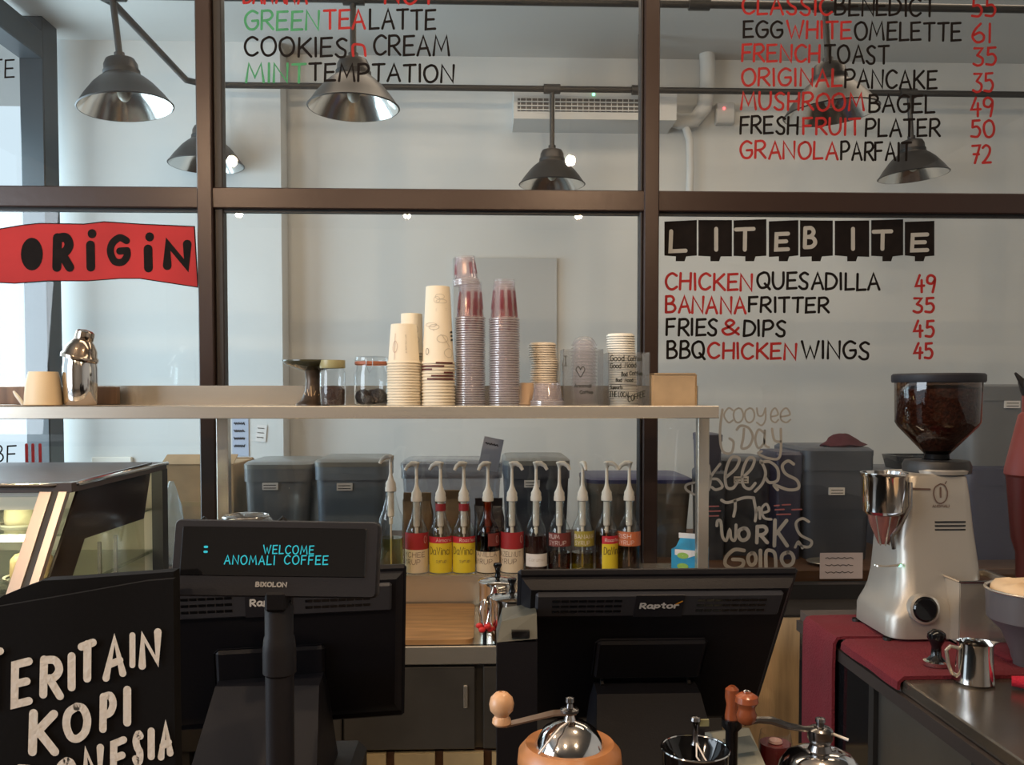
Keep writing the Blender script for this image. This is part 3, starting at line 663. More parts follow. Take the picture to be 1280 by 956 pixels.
def sc_ribbon(mb, pts, f, w=.0012):
    """thin line on (angle, z) coordinates, angle scaled to metres at ~45 mm radius"""
    k = 1 / .0008  # degrees per metre
    g2 = lambda q, off=0.0: f(Vector((q.x * k, q.y)), off)
    ribbon(mb, [Vector((p.x / k, p.y)) for p in pts], w, g2)
def cyl_word(mb, txt, a0, a1, z0, z1, f, w=.0012, **kw):
    k = 1 / .0008; g2 = lambda q, off=0.0: f(Vector((q.x * k, -q.y)), off)
    word(mb, txt, a0 / k, a1 / k, -z1, -z0, w, g2, **kw)
def stack(px, Y, rpx, rtpx, hpx, pitch_px, n, m, nm, where, group, deco=None, z0=None, name='paper_cup', tilt=0):
    k = S(Y); z0 = zs if z0 is None else z0
    rb, rt, h = rpx * k, rtpx * k, hpx * k; x = XX(px, Y, zs)
    base = make_cup('', rb, rt, h, m, group, name)
    ords = ['bottom', 'second', 'third', 'fourth', 'fifth', 'sixth', 'seventh', 'eighth', 'ninth', 'tenth', 'eleventh', 'twelfth', '13th', '14th', '15th', '16th', '17th', '18th', '19th', '20th']
    out = []
    for i in range(n):
        c = base if i == 0 else copy_tree(base)
        dx = math.tan(R(tilt)) * i * pitch_px * k
        c.location = (x + dx + random.uniform(-.0006, .0006), Y, z0 + i * pitch_px * k)
        c.rotation_euler = (0, R(tilt), R(random.uniform(-6, 6)))
        j = n - i
        nm_ = 'topmost' if j == 1 else ('bottom one' if i == 0 else '%s up' % ordw(i + 1))
        c['label'] = '%s, %s of %s' % (nm, nm_, where); out.append(c)
    if deco:
        o = out[-1]; o.rotation_euler = (0, R(tilt), 0); deco(o, rb, rt, h)
    return out
def deco1(o, rb, rt, h):
    f = cyl(rb, rt, h); q = flat(MB()); leaf(q, -30, h * .42, 10, .018, f); sc_ribbon(q, [Vector((-30, h * .1)), Vector((-32, h * .75))], f)
    q.obj('printed_leaf', prm, o)
    q = flat(MB())
    for i in range(7): letter(q, 'ETSFERA'[i], 0, -(h * .72 - i * .0085), .0035, -(h * .72 - i * .0085) + .006, .0008, lambda p, off=0.0: f(Vector((p.x / .0008 + 12, -p.y)), off))
    q.obj('printed_word', prg, o)
def deco2(o, rb, rt, h):
    f = cyl(rb, rt, h); q = flat(MB())
    for (cx, cz, a, b) in ((20, .6, 20, .012), (30, .35, 14, .010), (8, .55, 16, .008)): leaf(q, cx, h * cz, a, b, f)
    q.obj('printed_leaf', prg, o)
def deco3(o, rb, rt, h):
    f = cyl(rb, rt, h); q = flat(MB())
    for cx, cz, a, b in ((12, .86, 22, .008), (20, .80, 26, .006), (-2, .82, 14, .010), (-28, .50, 26, .006), (-14, .47, 22, .008), (20, .32, 22, .012), (45, .14, 20, .014)): leaf(q, cx, h * cz, a, b, f)
    for z in (.70, .68): sc_ribbon(q, [Vector((-6, h * z)), Vector((42, h * (z + .01)))], f, .0009)
    sc_ribbon(q, [Vector((-20, h * .44)), Vector((20, h * .36)), Vector((50, h * .22))], f)
    q.obj('printed_leaf', prg, o)
    q = flat(MB())
    for z in (.41, .36, .31): sc_ribbon(q, [Vector((62, h * z)), Vector((75, h * (z + .005)))], f, .006)
    leaf(q, -40, h * .16, 7, .010, f); q.obj('printed_mark', prk, o)
stack(505, 2.80, 20.5, 15.5, 49, 3.45, 16, paper, 'white paper cup', 'the front left paper stack', 'upturned cups in the front left paper stack', deco1)
stack(515, 2.93, 15, 12.8, 50, 3.5, 19, paper, 'white paper cup', 'the rear paper stack', 'upturned cups in the rear paper stack', deco2)
c3 = stack(548, 2.80, 20.5, 14.5, 96, 3.95, 14, paper, 'tall white paper cup', 'the tallest paper stack', 'upturned cups in the tallest paper stack', deco3)
# printed brown stripes on cups of the tall stack
for (i, a0, a1) in ((13, -5, 60), (12, -80, 25), (11, -80, -20), (10, 20, 60), (9, -25, 60), (8, -40, 60)):
    o = c3[i]; k = S(2.80); q = flat(MB()); rr = 20.5 * k + .0022
    n_ = 10
    for j in range(n_):
        A = R(a0 + (a1 - a0) * j / n_ - 90); B = R(a0 + (a1 - a0) * (j + 1) / n_ - 90)
        q.add([(rr * math.cos(A), rr * math.sin(A), .0005), (rr * math.cos(B), rr * math.sin(B), .0005), (rr * math.cos(B), rr * math.sin(B), .0062), (rr * math.cos(A), rr * math.sin(A), .0062)], [(0, 1, 2, 3)])
    q.obj('printed_stripe', prd, o)
# clear plastic cups
cp = clear('clear_cup_plastic', (0.985, 0.975, 0.98), 0.05, 0.06, 0.10, (1.0, 0.90, 0.92))
rimm = clear('clear_cup_rim', (0.97, 0.95, 0.96), 0.16, 0.10, 0.55, (1.0, 0.95, 0.95))
crd = clear('clear_cup_red_print', (0.80, 0.58, 0.60), 0.05, 0.1, 0.30, (0.50, 0.09, 0.12))
def deco_clear(o, rb, rt, h):
    f = cyl(rb, rt, h); q = MB()
    for a in (-62, -10, 24, 58):
        q2 = [f(Vector((a + da, z)), .0006) for da, z in ((-9, h * .25), (9, h * .25), (9, h * .72), (-9, h * .72))]; q.add(q2, [(0, 1, 2, 3)])
    q.flat = True; q.obj('printed_panel', crd, o)
for args in ((588, 2.82, 18.0, 13.6, 46, 2.9, 38, 'the left clear stack'), (630.5, 2.82, 18.5, 13.0, 50, 2.95, 37, 'the right clear stack')):
    px, Y, rpx, rt, hp, pit, n, where = args
    o = stack(px, Y, rpx, rt, hp, pit, n, cp, 'clear plastic cup', where, 'upturned clear cups in ' + where, None, name='plastic_cup')
    for q in (n - 1, n - 4, n - 7, n - 10): deco_clear(o[q], rpx * S(Y), rt * S(Y), hp * S(Y))
zt = ZZ(357, 2.82, 584)
o = stack(583.5, 2.82, 15.5, 12.5, 30, 1.9, 4, cp, 'clear plastic cup', 'the tilted group crowning the left stack', 'clear cups crowning the left clear stack', None, z0=zt, name='plastic_cup', tilt=-4)
deco_clear(o[-1], 15.5 * S(2.82), 12.5 * S(2.82), 30 * S(2.82))
o = stack(684, 2.79, 20.5, 16, 24, 2.2, 3, cp, 'short clear cup', 'the low stack in front of the pale lids', 'short clear cups in front of the lids', None, name='plastic_cup')
stack(658, 2.86, 9.5, 8.0, 28, 2, 1, mat('tan_cup', (0.66, 0.46, 0.30), 0.7), 'small tan paper cup', 'its place beside the clear stack', 'small tan cup', None)
# lids
lidw = mat('white_lid_plastic', (0.78, 0.68, 0.55), 0.4); lidw2 = mat('bright_lid_plastic', (0.86, 0.82, 0.72), 0.35)
def lids(px, Y, rpx, pitch, n, m, nm, where, group, lean, z0=None):
    k = S(Y); r = rpx * k; x = XX(px, Y, zs); z0 = zs if z0 is None else z0
    t0 = thing('cup_lid', '', 'lid', group=group)
    MB().lathe([(.001, .006), (r * .72, .006), (r * .80, .0095), (r * .86, .0095), (r * .9, .006), (r * .98, .005), (r, .001), (r * .95, 0)], 24).obj('lid_shell', m, t0, True)
    for i in range(n):
        c = t0 if i == 0 else copy_tree(t0)
        f = i / max(1, n - 1); c.location = (x + lean(f) * k + random.uniform(-.0007, .0007), Y, z0 + i * pitch * k)
        c['label'] = '%s, %s up in %s' % (nm, ordw(i + 1), where)
lids(681, 2.90, 17.5, 2.85, 27, lidw, 'cream plastic lid', 'the leaning lid stack', 'cream lids in the leaning stack', lambda f: -3.0 * f + (1.5 if .55 < f < .75 else 0))
lids(778, 2.85, 18.0, 2.95, 30, lidw2, 'bright white plastic lid', 'the stack in the right acrylic holder', 'white lids in the right acrylic holder', lambda f: 2 - 5 * f)
def deco_none(*a): pass
dome = thing('dome_lid', '', 'lid', group='clear dome lids in the left acrylic holder')
k = S(2.85)
MB().lathe([(16 * k, 0), (16.5 * k, .002), (15 * k, .004), (13.5 * k, .014), (10.5 * k, .024), (6 * k, .029), (4 * k, .029)], 24).obj('dome', cp, dome, True)
for i in range(18):
    c = dome if i == 0 else copy_tree(dome); c.location = (XX(730, 2.85, zs), 2.85, zs + .003 + i * .0112); c['label'] = 'clear dome lid, %s up in the left acrylic holder' % ordw(i + 1)
# acrylic holders
ac = clear('acrylic_sheet', (0.93, 0.93, 0.93), 0.05, 0.02, 0.05)
def holder(px0, px1, py0, label):
    Y = 2.85; x0 = XX(px0, 2.79, zs); x1 = XX(px1, 2.79, zs); h = ZZ(py0, 2.79) - zs; w = (x1 - x0) / 2
    t = thing('lid_holder', label, 'holder', ((x0 + x1) / 2, Y, zs))
    MB().box(-w, w, -.061, -.058, 0, h).obj('front_sheet', ac, t); MB().box(-w, w, .058, .061, 0, h).obj('back_sheet', ac, t)
    MB().box(-w, -w + .003, -.058, .058, 0, h).obj('side_sheet', ac, t); MB().box(w - .003, w, -.058, .058, 0, h).obj('side_sheet', ac, t)
    return t
t = holder(704, 754, 436, 'left clear acrylic lid holder with I heart coffee writing')
def hp(px, py): q = P(px, py, 2.789); return (q.x - t.location.x, -.0615, q.z - zs)
fh = lambda v, off=0.0: hp(v.x, v.y)
q = flat(MB()); ribbon(q, [Vector((707, 446)), Vector((707, 456))], 1, fh); ribbon(q, [Vector((705, 445)), Vector((709, 445))], .8, fh); ribbon(q, [Vector((705, 457)), Vector((709, 457))], .8, fh)
letter(q, '~', 720, 458, 731, 471, 1.0, fh); word(q, 'Anomali', 718, 739, 480, 484, .9, fh); word(q, 'Coffee', 725, 741, 488, 492, .9, fh); q.obj('handwriting', prk, t)
t = holder(760, 812, 440, 'right clear acrylic lid holder with good coffee good mood writing')
q = flat(MB())
for txt, a, b, y0, y1 in (('Good',763,780,444,451),('Coffee',785,802,445,451),('Good',763,776,454,460),('Mood',781,795,453,459),('Bad',777,784,465,470),('Coffee',787,803,464,469),('Bad',770,777,473,477),('Mood',781,791,473,477),('Supports',763,778,482,486),('THE',762,771,489,496),('LOCAL',773,787,490,496)): word(q, txt, a, b, y0, y1, 1.0, fh)
ribbon(q, [Vector((762, 480)), Vector((800, 482))], .7, fh)
word(q, 'COFFEE', 785, 806, 495, 502, 1.2, fh, slope=-.35); q.obj('handwriting', prk, t)
# kraft box at the right end
t = thing('kraft_box', 'small kraft cardboard box at the right end of the steel shelf', 'box', (XX(842, 2.80, zs), 2.84, zs))
k = S(2.78); hb = 40.5 * k
MB().box(-26 * k, 26 * k, -.055, .055, 0, hb - .001).obj('box_body', kraft, t)
MB().box(-26 * k, 26 * k, -.060, .058, hb - .003, hb + .001).obj('box_lid', kraft, t)
MB().box(-29 * k, -26 * k, -.05, .055, .0, hb * .95).obj('side_flap', kraft, t); MB().box(26 * k, 28.5 * k, -.05, .055, .002, hb * .97).obj('side_flap', kraft, t)
# left: cup, shaker, napkin, spoon
t = thing('ceramic_cup', 'cream upturned cup at the left end of the shelf beside the cocktail shaker', 'cup', (XX(55, 2.80, zs), 2.80, zs + .002))
k = S(2.80)
MB().lathe([(21 * k, 0), (22 * k, .002), (21.5 * k, 12 * k), (20 * k, 26 * k), (17.5 * k, 38 * k), (16.5 * k, 41 * k), (15 * k, 41 * k), (.001, 40 * k)], 32).obj('cup_wall', mat('cream_ceramic', (0.78, 0.60, 0.38), 0.5), t, True)
t = thing('cocktail_shaker', 'polished steel cocktail shaker with its cap set askew', 'shaker', (XX(101, 2.82, zs), 2.82, zs + .0022))
MB().lathe([(.001, 0), (17.5 * k, 0), (19 * k, 3 * k), (20 * k, 30 * k), (20 * k, 45 * k), (18 * k, 60 * k), (16.5 * k, 64 * k)], 36).obj('body', chrome, t, True)
T = Matrix.Translation((0, 0, 60 * k)) @ Matrix.Rotation(R(14), 4, 'Y')
MB().lathe([(21.5 * k, -4 * k), (22 * k, 0), (21.5 * k, 1 * k), (19.5 * k, 3 * k), (18 * k, 10 * k), (13 * k, 18 * k), (10 * k, 21 * k)], 36, T).obj('strainer_top', mat('warm_steel', (0.55, 0.45, 0.36), 0.14, 1.0), t, True)
MB().lathe([(10 * k, 20 * k), (11 * k, 21.5 * k), (11 * k, 27 * k), (10.5 * k, 31 * k), (8 * k, 33 * k), (.001, 34 * k)], 28, T).obj('cap', MATS['warm_steel'], t, True)
m = MB(); x0 = XX(-30, 2.76, zs); x1 = XX(180, 2.76, zs); n = 18; vs_ = []; fs_ = []
for i in range(n + 1):
    for j in (0, 1, 2):
        x = x0 + (x1 - x0) * i / n; vs_.append((x - (x0 + x1) / 2, -.075 + .075 * j * (1 - .5 * (i / n) ** 2), .0015))
for i in range(n):
    for j in (0, 1): a = i * 3 + j; fs_.append((a, a + 3, a + 4, a + 1))
m.add(vs_, fs_); m.add([(v[0], v[1], 0) for v in vs_], [f[::-1] for f in fs_])
tag(m.obj('paper_liner', mat('tan_paper', (0.50, 0.38, 0.27), 0.9)), 'flat tan paper liner under the upturned cup and shaker', 'paper').location = ((x0 + x1) / 2, 2.82, zs)
t = thing('spoon', 'white plastic spoon handle standing left of the cream cup', 'spoon', (XX(27, 2.80, zs), 2.80, zs + .002))
MB().tube([(0, .01, 0), (-.006, .005, .015), (-.016, 0, .032), (-.024, 0, .044)], [.005, .006, .0055, .003], 8).obj('handle', white, t, True)
t = thing('wooden_block', 'dark wooden block behind the upturned cup', 'block', (XX(75, 2.95, zs), 2.95, zs + .0022))
MB().box(-.19, .19, -.015, .015, 0, .058, c=.002).obj('block_body', mat('mid_wood', (0.20, 0.11, 0.06), 0.5, var=0.4, vscale=4, stretch=(8, 1, 1)), t)
# cake stand, jars
k = S(2.82)
t = thing('cake_stand', 'dark carved cake stand with flat square plate left of the glass jars', 'cake stand', (XX(391, 2.86, zs), 2.86, zs))
csm = mat('dark_patina', (0.085, 0.055, 0.035), 0.35, 0.4, var=0.5, vscale=40)
MB().lathe([(.001, 0), (21 * k, 0), (21 * k, 2 * k), (15 * k, 6 * k), (10 * k, 18 * k), (8.5 * k, 30 * k), (9.5 * k, 42 * k), (12 * k, 46 * k)], 32).obj('stem', csm, t, True)
MB().lathe([(.001, 44 * k), (14 * k, 44 * k), (33 * k, 51 * k), (37 * k, 55 * k), (37 * k, 56.5 * k), (.001, 56 * k)], 32).obj('plate', mat('greenish_dark_glaze', (0.05, 0.045, 0.02), 0.15), t, True)
q = flat(MB()); f = cyl(14 * k, 8.5 * k, 30 * k, .002)
for a, z0_, a2, z2 in ((-5, 6, -25, 20), (5, 6, 0, 24), (8, 8, 30, 18), (20, 6, 50, 14), (-20, 8, -50, 16)): sc_ribbon(q, [Vector((a, z0_ * k)), Vector((a2, z2 * k))], f, .003)
q.obj('painted_leaf', mat('gold_paint', (0.55, 0.36, 0.18), 0.4), t)
jar_gl = clear('jar_glass', (0.95, 0.97, 0.98), 0.07, 0.0)
t = thing('storage_jar', 'small glass jar of roasted beans with pale lid beside the cake stand', 'jar', (XX(416, 2.80, zs), 2.80, zs))
MB().lathe([(.001, .001), (15 * k, .001), (16 * k, 3 * k), (16 * k, 40 * k), (14.5 * k, 45 * k), (14 * k, 47 * k)], 28).obj('glass_body', jar_gl, t, True)
MB().lathe([(15 * k, 46 * k), (15.5 * k, 47 * k), (15.5 * k, 56 * k), (.001, 56.5 * k)], 28).obj('lid', mat('yellowish_lid', (0.38, 0.34, 0.17), 0.3), t, True)
bm_ = mat('roasted_beans', (0.055, 0.022, 0.012), 0.5, bump=1.0, bscale=160, var=0.5, vscale=120)
MB().lathe([(.001, .003), (14 * k, .003), (14.8 * k, 4 * k), (14.8 * k, 20 * k), (10 * k, 24 * k), (.001, 25 * k)], 28).obj('beans', bm_, t, True, kind='stuff')
t = thing('clip_jar', 'wide clip-top glass jar holding dark round cookies', 'jar', (XX(465, 2.84, zs), 2.84, zs)); k = S(2.84)
MB().lathe([(.001, .001), (20 * k, .001), (22 * k, 3 * k), (22 * k, 38 * k), (19 * k, 47 * k), (19 * k, 50 * k)], 32).obj('glass_body', jar_gl, t, True)
MB().lathe([(20 * k, 50 * k), (21 * k, 51 * k), (21 * k, 54 * k), (20 * k, 54.5 * k)], 32).obj('seal_ring', mat('orange_rubber', (0.38, 0.12, 0.06), 0.5), t, True)
MB().lathe([(20.5 * k, 54.5 * k), (21 * k, 56 * k), (20 * k, 60 * k), (14 * k, 61 * k), (.001, 61 * k)], 32).obj('glass_lid', jar_gl, t, True)
MB().tube([(-.01, -22 * k, 57 * k), (-.01, -23 * k, 48 * k), (0, -24 * k, 40 * k), (.01, -23 * k, 48 * k), (.01, -22 * k, 57 * k)], .0012, 6).obj('clip_wire', chrome, t, True)
for cx, cy, cz, r in ((-10, -8, 10, 10), (9, -8, 11, 10), (0, 8, 10, 10), (-2, -14, 6, 6), (15, 4, 8, 7)): MB().sphere((cx * k, cy * k, cz * k + .002), r * k, sc=(1, .9, .95)).obj('cookie', mat('dark_cookie', (0.016, 0.010, 0.008), 0.7, bump=0.8, bscale=120), t, True)
# ================================================================== BACK COUNTER, ledge
ZC, ZL = .80, .91
t = thing('back_counter', 'stainless steel back counter with raised ledge and cabinet doors', 'counter', (0, 2.85, 0))
xr = XX(905, 2.6, .8); xl2 = -.965
MB().box(xl2, xr, -.27, .27, ZC - .012, ZC, c=.001).obj('worktop', steel, t)
MB().box(xl2, xr, -.275, -.255, ZC - .055, ZC, c=.003).obj('worktop_edge', steel, t)
xle = XX(893, 3.1, .9)
MB().box(xl2, xle, .21, .40, ZC, ZL, c=.003).obj('raised_ledge', steel, t)
zcb = ZZ(936, 2.6)
MB().box(xl2, xr, -.235, .25, zcb, ZC - .012).obj('carcass', steeld, t)
xs_ = [XX(255, 2.6, .6), XX(430, 2.6, .6), XX(594, 2.6, .6), XX(604, 2.6, .6), XX(780, 2.6, .6)]
for a, b in ((xs_[0], xs_[1] - .006), (xs_[1], xs_[2]), (xs_[3], xs_[4])):
    d = MB().box(a, b, -.262, -.236, zcb + .006, ZC - .066, c=.003).obj('cabinet_door', steeld, t)
    MB().box(b - .035, b - .022, -.268, -.262, zcb + .13, zcb + .20, c=.002).obj('handle', steel, d)
for x in (xl2 + .05, -.3, .05, xr - .1): MB().box(x, x + .04, -.22, -.18, 0, zcb).obj('leg', steeld, t)
pal = mat('pale_plank', (0.40, 0.31, 0.17), 0.8, var=0.3, vscale=5, stretch=(1, 6, 1), bump=.2)
xa = XX(380, 2.6, .3)
t2 = thing('wooden_rack', 'low rack of pale wooden planks under the steel cabinet', 'rack', (0, 2.85, 0))
for i in range(9): MB().box(xa - .02 + i * .145, xa + .10 + i * .145, -.262, -.24, .10, zcb - .006).obj('plank', pal, t2)
MB().box(xa - .05, xa + 1.35, -.24, -.22, 0, zcb - .006).obj('back_board', wood_d, t2)
# cutting board
t = thing('cutting_board', 'worn wooden cutting board lying on the steel counter', 'cutting board', (XX(515, 2.82, .8), 2.82, ZC))
hw = XX(592, 2.6, .8) - t.location.x
MB().loft([rrect(0, 0, hw, .225, 0, r=.15), rrect(0, 0, hw, .225, .014, r=.15)]).obj('board', mat('board_wood', (0.40, 0.215, 0.085), 0.55, var=0.35, vscale=5, stretch=(1, 7, 1)), t, 35)
# right part: wooden front with black top
t = thing('wooden_cabinet', 'pale rough wooden cabinet front behind the register, with black top', 'cabinet', (1.3, 3.1, 0))
x0 = max(xr, xle) + .005 - 1.3; x1 = 1.0; zt_ = ZZ(768, 3.0, 1000)
lw = mat('pale_rough_wood', (0.62, 0.44, 0.25), 0.75, var=0.4, vscale=3.5, stretch=(5, 1, .6), bump=0.25, bscale=30)
n = 5; xw = (x1 - x0) / n
for i in range(n): MB().box(x0 + i * xw, x0 + (i + 1) * xw - .003, -.10, -.08, .02, zt_ - .008, c=.002).obj('plank', lw, t)
MB().box(x0, x1, -.08, .15, 0, zt_ - .008).obj('carcass', blackst, t)
MB().box(x0, x1, -.103, .16, zt_ - .008, zt_).obj('top_board', mat('black_worn_top', (0.018, 0.014, 0.012), 0.6), t)
MB().box(xle + .01 - 1.3, x1, .12, .16, zt_, zt_ + .055).obj('black_upstand', blackst, t)
# ------------------------------------------------------------------ syrup bottles
K = S(3.12)
pumpm = mat('pump_cream', (0.76, 0.69, 0.58), 0.4)
amber = mat('amber_tube', (0.62, 0.30, 0.03), 0.3)
bott = clear('bottle_glass', (0.93, 0.95, 0.95), 0.06)
bamb = clear('amber_glass', (0.45, 0.18, 0.07), 0.06)
def liquid(name, col): return clear(name, col, 0.0)
def bottle(px, label, glass=bott, liq=None, lev=0, bands=(), texts=(), kind='round', top=583, tubem=None, spout=0, seal=True, neck=False, Y=3.12, tag_=None):
    K = S(Y); x = XX(px, Y, ZL); t = thing('syrup_bottle', label, 'bottle', (x, Y, ZL), group='pump syrup bottles on the ledge')
    h = {'round': 0, 'tall': 0}[kind] if kind in ('round', 'tall') else 0
    if kind == 'tall':
        prof = [(.001, .001), (15 * K, .001), (16 * K, 2 * K), (16 * K, 68 * K), (15.5 * K, 73 * K), (11 * K, 82 * K), (8.5 * K, 92 * K), (6.5 * K, 100 * K), (6 * K, 107 * K)]; zc = 107
    else:
        prof = [(.001, .001), (13.5 * K, .001), (14.5 * K, 2 * K), (14.5 * K, 46 * K), (13.8 * K, 53 * K), (11 * K, 60 * K), (7.5 * K, 67 * K), (6 * K, 75 * K), (6 * K, 88 * K), (6.5 * K, 89 * K), (6 * K, 91 * K)]; zc = 90
    MB().lathe(prof, 28).obj('bottle_glass', glass, t, True)
    if liq:
        MB().lathe([(.001, .004), (prof[2][0] - .002, .004), (prof[2][0] - .002, lev * K), (.001, lev * K)], 24).obj('syrup', liq, t, 60)
    z = zc * K; hd = (721 - top) * K
    p = MB(); p.lathe([(7 * K, z - 1 * K), (7 * K, z + 4 * K), (6.4 * K, z + 5 * K), (6.4 * K, z + 9 * K), (4.2 * K, z + 13 * K), (2.6 * K, z + 18 * K), (2.0 * K, z + 22 * K)], 20)
    p.obj('pump_collar', pumpm, t, True)
    rod = thing_part = MB().lathe([(2.1 * K, z + 17 * K), (1.9 * K, hd - 8 * K)], 12); rod.obj('pump_rod', pumpm, t, True)
    hm = MB(); a = R(spout)
    T = Matrix.Rotation(a, 4, 'Z')
    hm.lathe([(1.8 * K, hd - 9 * K), (3.2 * K, hd - 4 * K), (4.5 * K, hd - 1.5 * K), (3.5 * K, hd), (.001, hd + .5 * K)], 16)
    hm.tube([(0, 0, hd - 2.5 * K), (6 * K, 0, hd - 2.0 * K), (11 * K, 0, hd - 5 * K), (14 * K, 0, hd - 10 * K)], [3.6 * K, 3.2 * K, 2.5 * K, 2.0 * K], 10, T)
    hm.obj('pump_head', pumpm, t, True)
    tm = tubem or pumpm
    MB().lathe([(4.1 * K, z), (4.1 * K, z - 32 * K), (2.3 * K, z - 34 * K), (2.3 * K, z - 42 * K), (1.1 * K, z - 43 * K), (1.1 * K, 5 * K)], 16).obj('pump_tube', tm, t, True)
    if seal: MB().lathe([(6.2 * K, z - 1.5 * K), (6.8 * K, z - 1 * K), (6.8 * K, z + .5 * K), (6.2 * K, z + .8 * K)], 20).obj('seal_ring', blackst, t, True)
    if neck: MB().lathe([(6.4 * K, 77 * K), (6.4 * K, 86 * K)], 20).obj('neck_label', redlab, t, True)
    for (z0, z1, m, a0, a1) in bands:
        q = MB(); q.lathe([(14.5 * K + .0006, z0 * K), (14.5 * K + .0006, z1 * K)], 24, a0=a0 - 90, a1=a1 - 90); q.obj('paper_label', m, t, True)
    fc = cyl(14.5 * K, 14.5 * K, 1, .0014)
    ms = {}
    for (txt, m, a0, a1, z0, z1, w) in texts:
        q = ms.setdefault(m.name, (flat(MB()), m))[0]; cyl_word(q, txt, a0, a1, z0 * K, z1 * K, fc, w)
    for q, m in ms.values(): q.obj('label_text', m, t)
    return t
redlab = mat('label_red', (0.33, 0.018, 0.022), 0.5); crm = mat('label_cream', (0.68, 0.57, 0.42), 0.6); yel = mat('label_yellow', (0.72, 0.56, 0.03), 0.5); brt = mat('label_bright_red', (0.50, 0.02, 0.035), 0.5)
ltx = mat('label_brown_text', (0.13, 0.08, 0.07), 0.6); wtx = mat('label_white_text', (0.8, 0.7, 0.66), 0.6); ktx = mat('label_black_text', (0.03, 0.02, 0.02), 0.6)
maroon = mat('label_maroon', (0.17, 0.03, 0.025), 0.5); olive = mat('label_olive', (0.33, 0.27, 0.04), 0.5); orng = mat('label_orange', (0.52, 0.14, 0.05), 0.5)
house = [(36, 51, redlab, -88, 88), (1, 30, crm, -88, 88), (30, 36, redlab, -88, 88)]
def htx(t1): return [(t1, ltx, -85, 45, 21, 27, .0016), ('SYRUP', ltx, -85, 20, 12, 18, .0016), ('0', wtx, 42, 56, 38, 47, .0012)]
def dav(flav): return [(flav, wtx, -20, 62, 40, 44, .0012), ('DaVinci', ktx, -56, 50, 24, 33, .0022), ('syrup', ltx, -20, 30, 14, 17, .001)]
yb = [(1, 38, yel, -75, 75), (38, 46, brt, -75, 75)]
bottle(489, 'taller clear bottle with pale yellow syrup, leftmost on the ledge', liq=liquid('pale_yellow_syrup', (0.80, 0.78, 0.50)), lev=48, kind='tall', top=570, spout=200, Y=3.06)
bottle(521, 'syrup bottle with red and cream LYCHEE label', bands=house, texts=htx('LYCHEE'), top=583, spout=190, seal=False)
bottle(551, 'left of two yellow-label bottles, red neck band, almond', bands=yb, texts=dav('Almond'), neck=True, spout=170)
bottle(580, 'right of two yellow-label bottles, red neck band', bands=yb, texts=dav('Roasted'), neck=True, spout=215)
bottle(610, 'amber bottle with VANILLA label and orange pump tube', glass=bamb, liq=liquid('amber_syrup', (0.28, 0.07, 0.02)), lev=50, bands=[(34, 50, maroon, 0, 88), (1, 27, crm, -88, 88)], texts=htx('VANILLA'), tubem=amber, seal=False, spout=210)
bottle(640, 'syrup bottle with red and cream HAZELNUT label', bands=house, texts=htx('HAZELNUT'), seal=False, spout=-20)
bottle(670, 'clear bottle of very dark syrup with plain white label', liq=mat('near_black_syrup', (0.022, 0.006, 0.005), 0.2), lev=46, bands=[(8, 24, wwhite, -62, 68)], texts=[('Caramel', prg, -40, 40, 15, 19, .0008)], seal=False, spout=-12)
bottle(699, 'brown syrup bottle with maroon RUM label', liq=liquid('brown_syrup', (0.35, 0.12, 0.05)), lev=24, bands=[(33, 50, maroon, -70, 88)], texts=[('RUM', wtx, -62, -5, 43, 48, .0018), ('SYRUP', wtx, -62, 30, 35, 40, .0012)], spout=-25)
bottle(728, 'green-yellow syrup bottle with olive BANANA label', liq=liquid('yellow_syrup', (0.55, 0.45, 0.05)), lev=24, bands=[(33, 52, olive, -50, 75)], texts=[('BANANA', wtx, -48, 60, 43, 48, .0016), ('SYRUP', wtx, -44, 30, 35, 40, .0012)], spout=-80)
bottle(758, 'single yellow-label bottle between the olive and orange labels', bands=[(1, 36, yel, -30, 82), (36, 46, brt, -30, 82)], texts=[('Roasted', wtx, -15, 70, 39, 43, .0014), ('DaVinci', ktx, -20, 75, 23, 32, .0024)], liq=liquid('tan_syrup', (0.60, 0.38, 0.25)), lev=50, spout=-15)
bottle(786, 'rightmost syrup bottle with orange IRISH label', liq=liquid('smoky_syrup', (0.45, 0.30, 0.22)), lev=44, bands=[(33, 51, orng, -85, 88)], texts=[('IRISH', wtx, -80, 0, 43, 48, .0018), ('SYRUP', wtx, -70, 15, 35, 40, .0012)], spout=190)
# milk carton
t = thing('milk_carton', 'blue and white milk carton with gable top beside the shelf post', 'carton', (XX(864, 3.12, ZL), 3.12, ZL), (0, 0, R(-28)))
blu = mat('carton_blue', (0.02, 0.30, 0.55), 0.4, var=0.3, vscale=14)
k = S(3.12); hh = 28 * k
MB().box(-.060, .052, -.048, .048, 0, hh, c=.001).obj('carton_body', blu, t)
MB().add([(-.048, -.048, hh), (.048, -.048, hh), (.048, .048, hh), (-.048, .048, hh), (-.04, 0, hh + .035), (.04, 0, hh + .035)], [(0, 1, 5, 4), (2, 3, 4, 5), (1, 2, 5), (3, 0, 4)]).obj('gable', blu, t)
MB().box(-.046, .046, -.0015, .0015, hh + .033, hh + .052).obj('top_seam', wwhite, t)
MB().add([(-.047, -.0485, hh - .02), (.0, -.0485, hh - .028), (.047, -.0485, hh - .01), (.047, -.0485, hh), (-.047, -.0485, hh)], [(0, 1, 2, 3, 4)]).obj('printed_wave', wwhite, t)
for zz in (.02, .058): MB().lathe([(.001, 0), (.016, 0)], 18, Matrix.Translation((-.018, -.0488, zz)) @ Matrix.Rotation(R(90), 4, 'X') @ Matrix.Diagonal((1.3, .7, 1, 1))).obj('printed_oval', mat('carton_green', (0.25, 0.45, 0.08), 0.5), t)
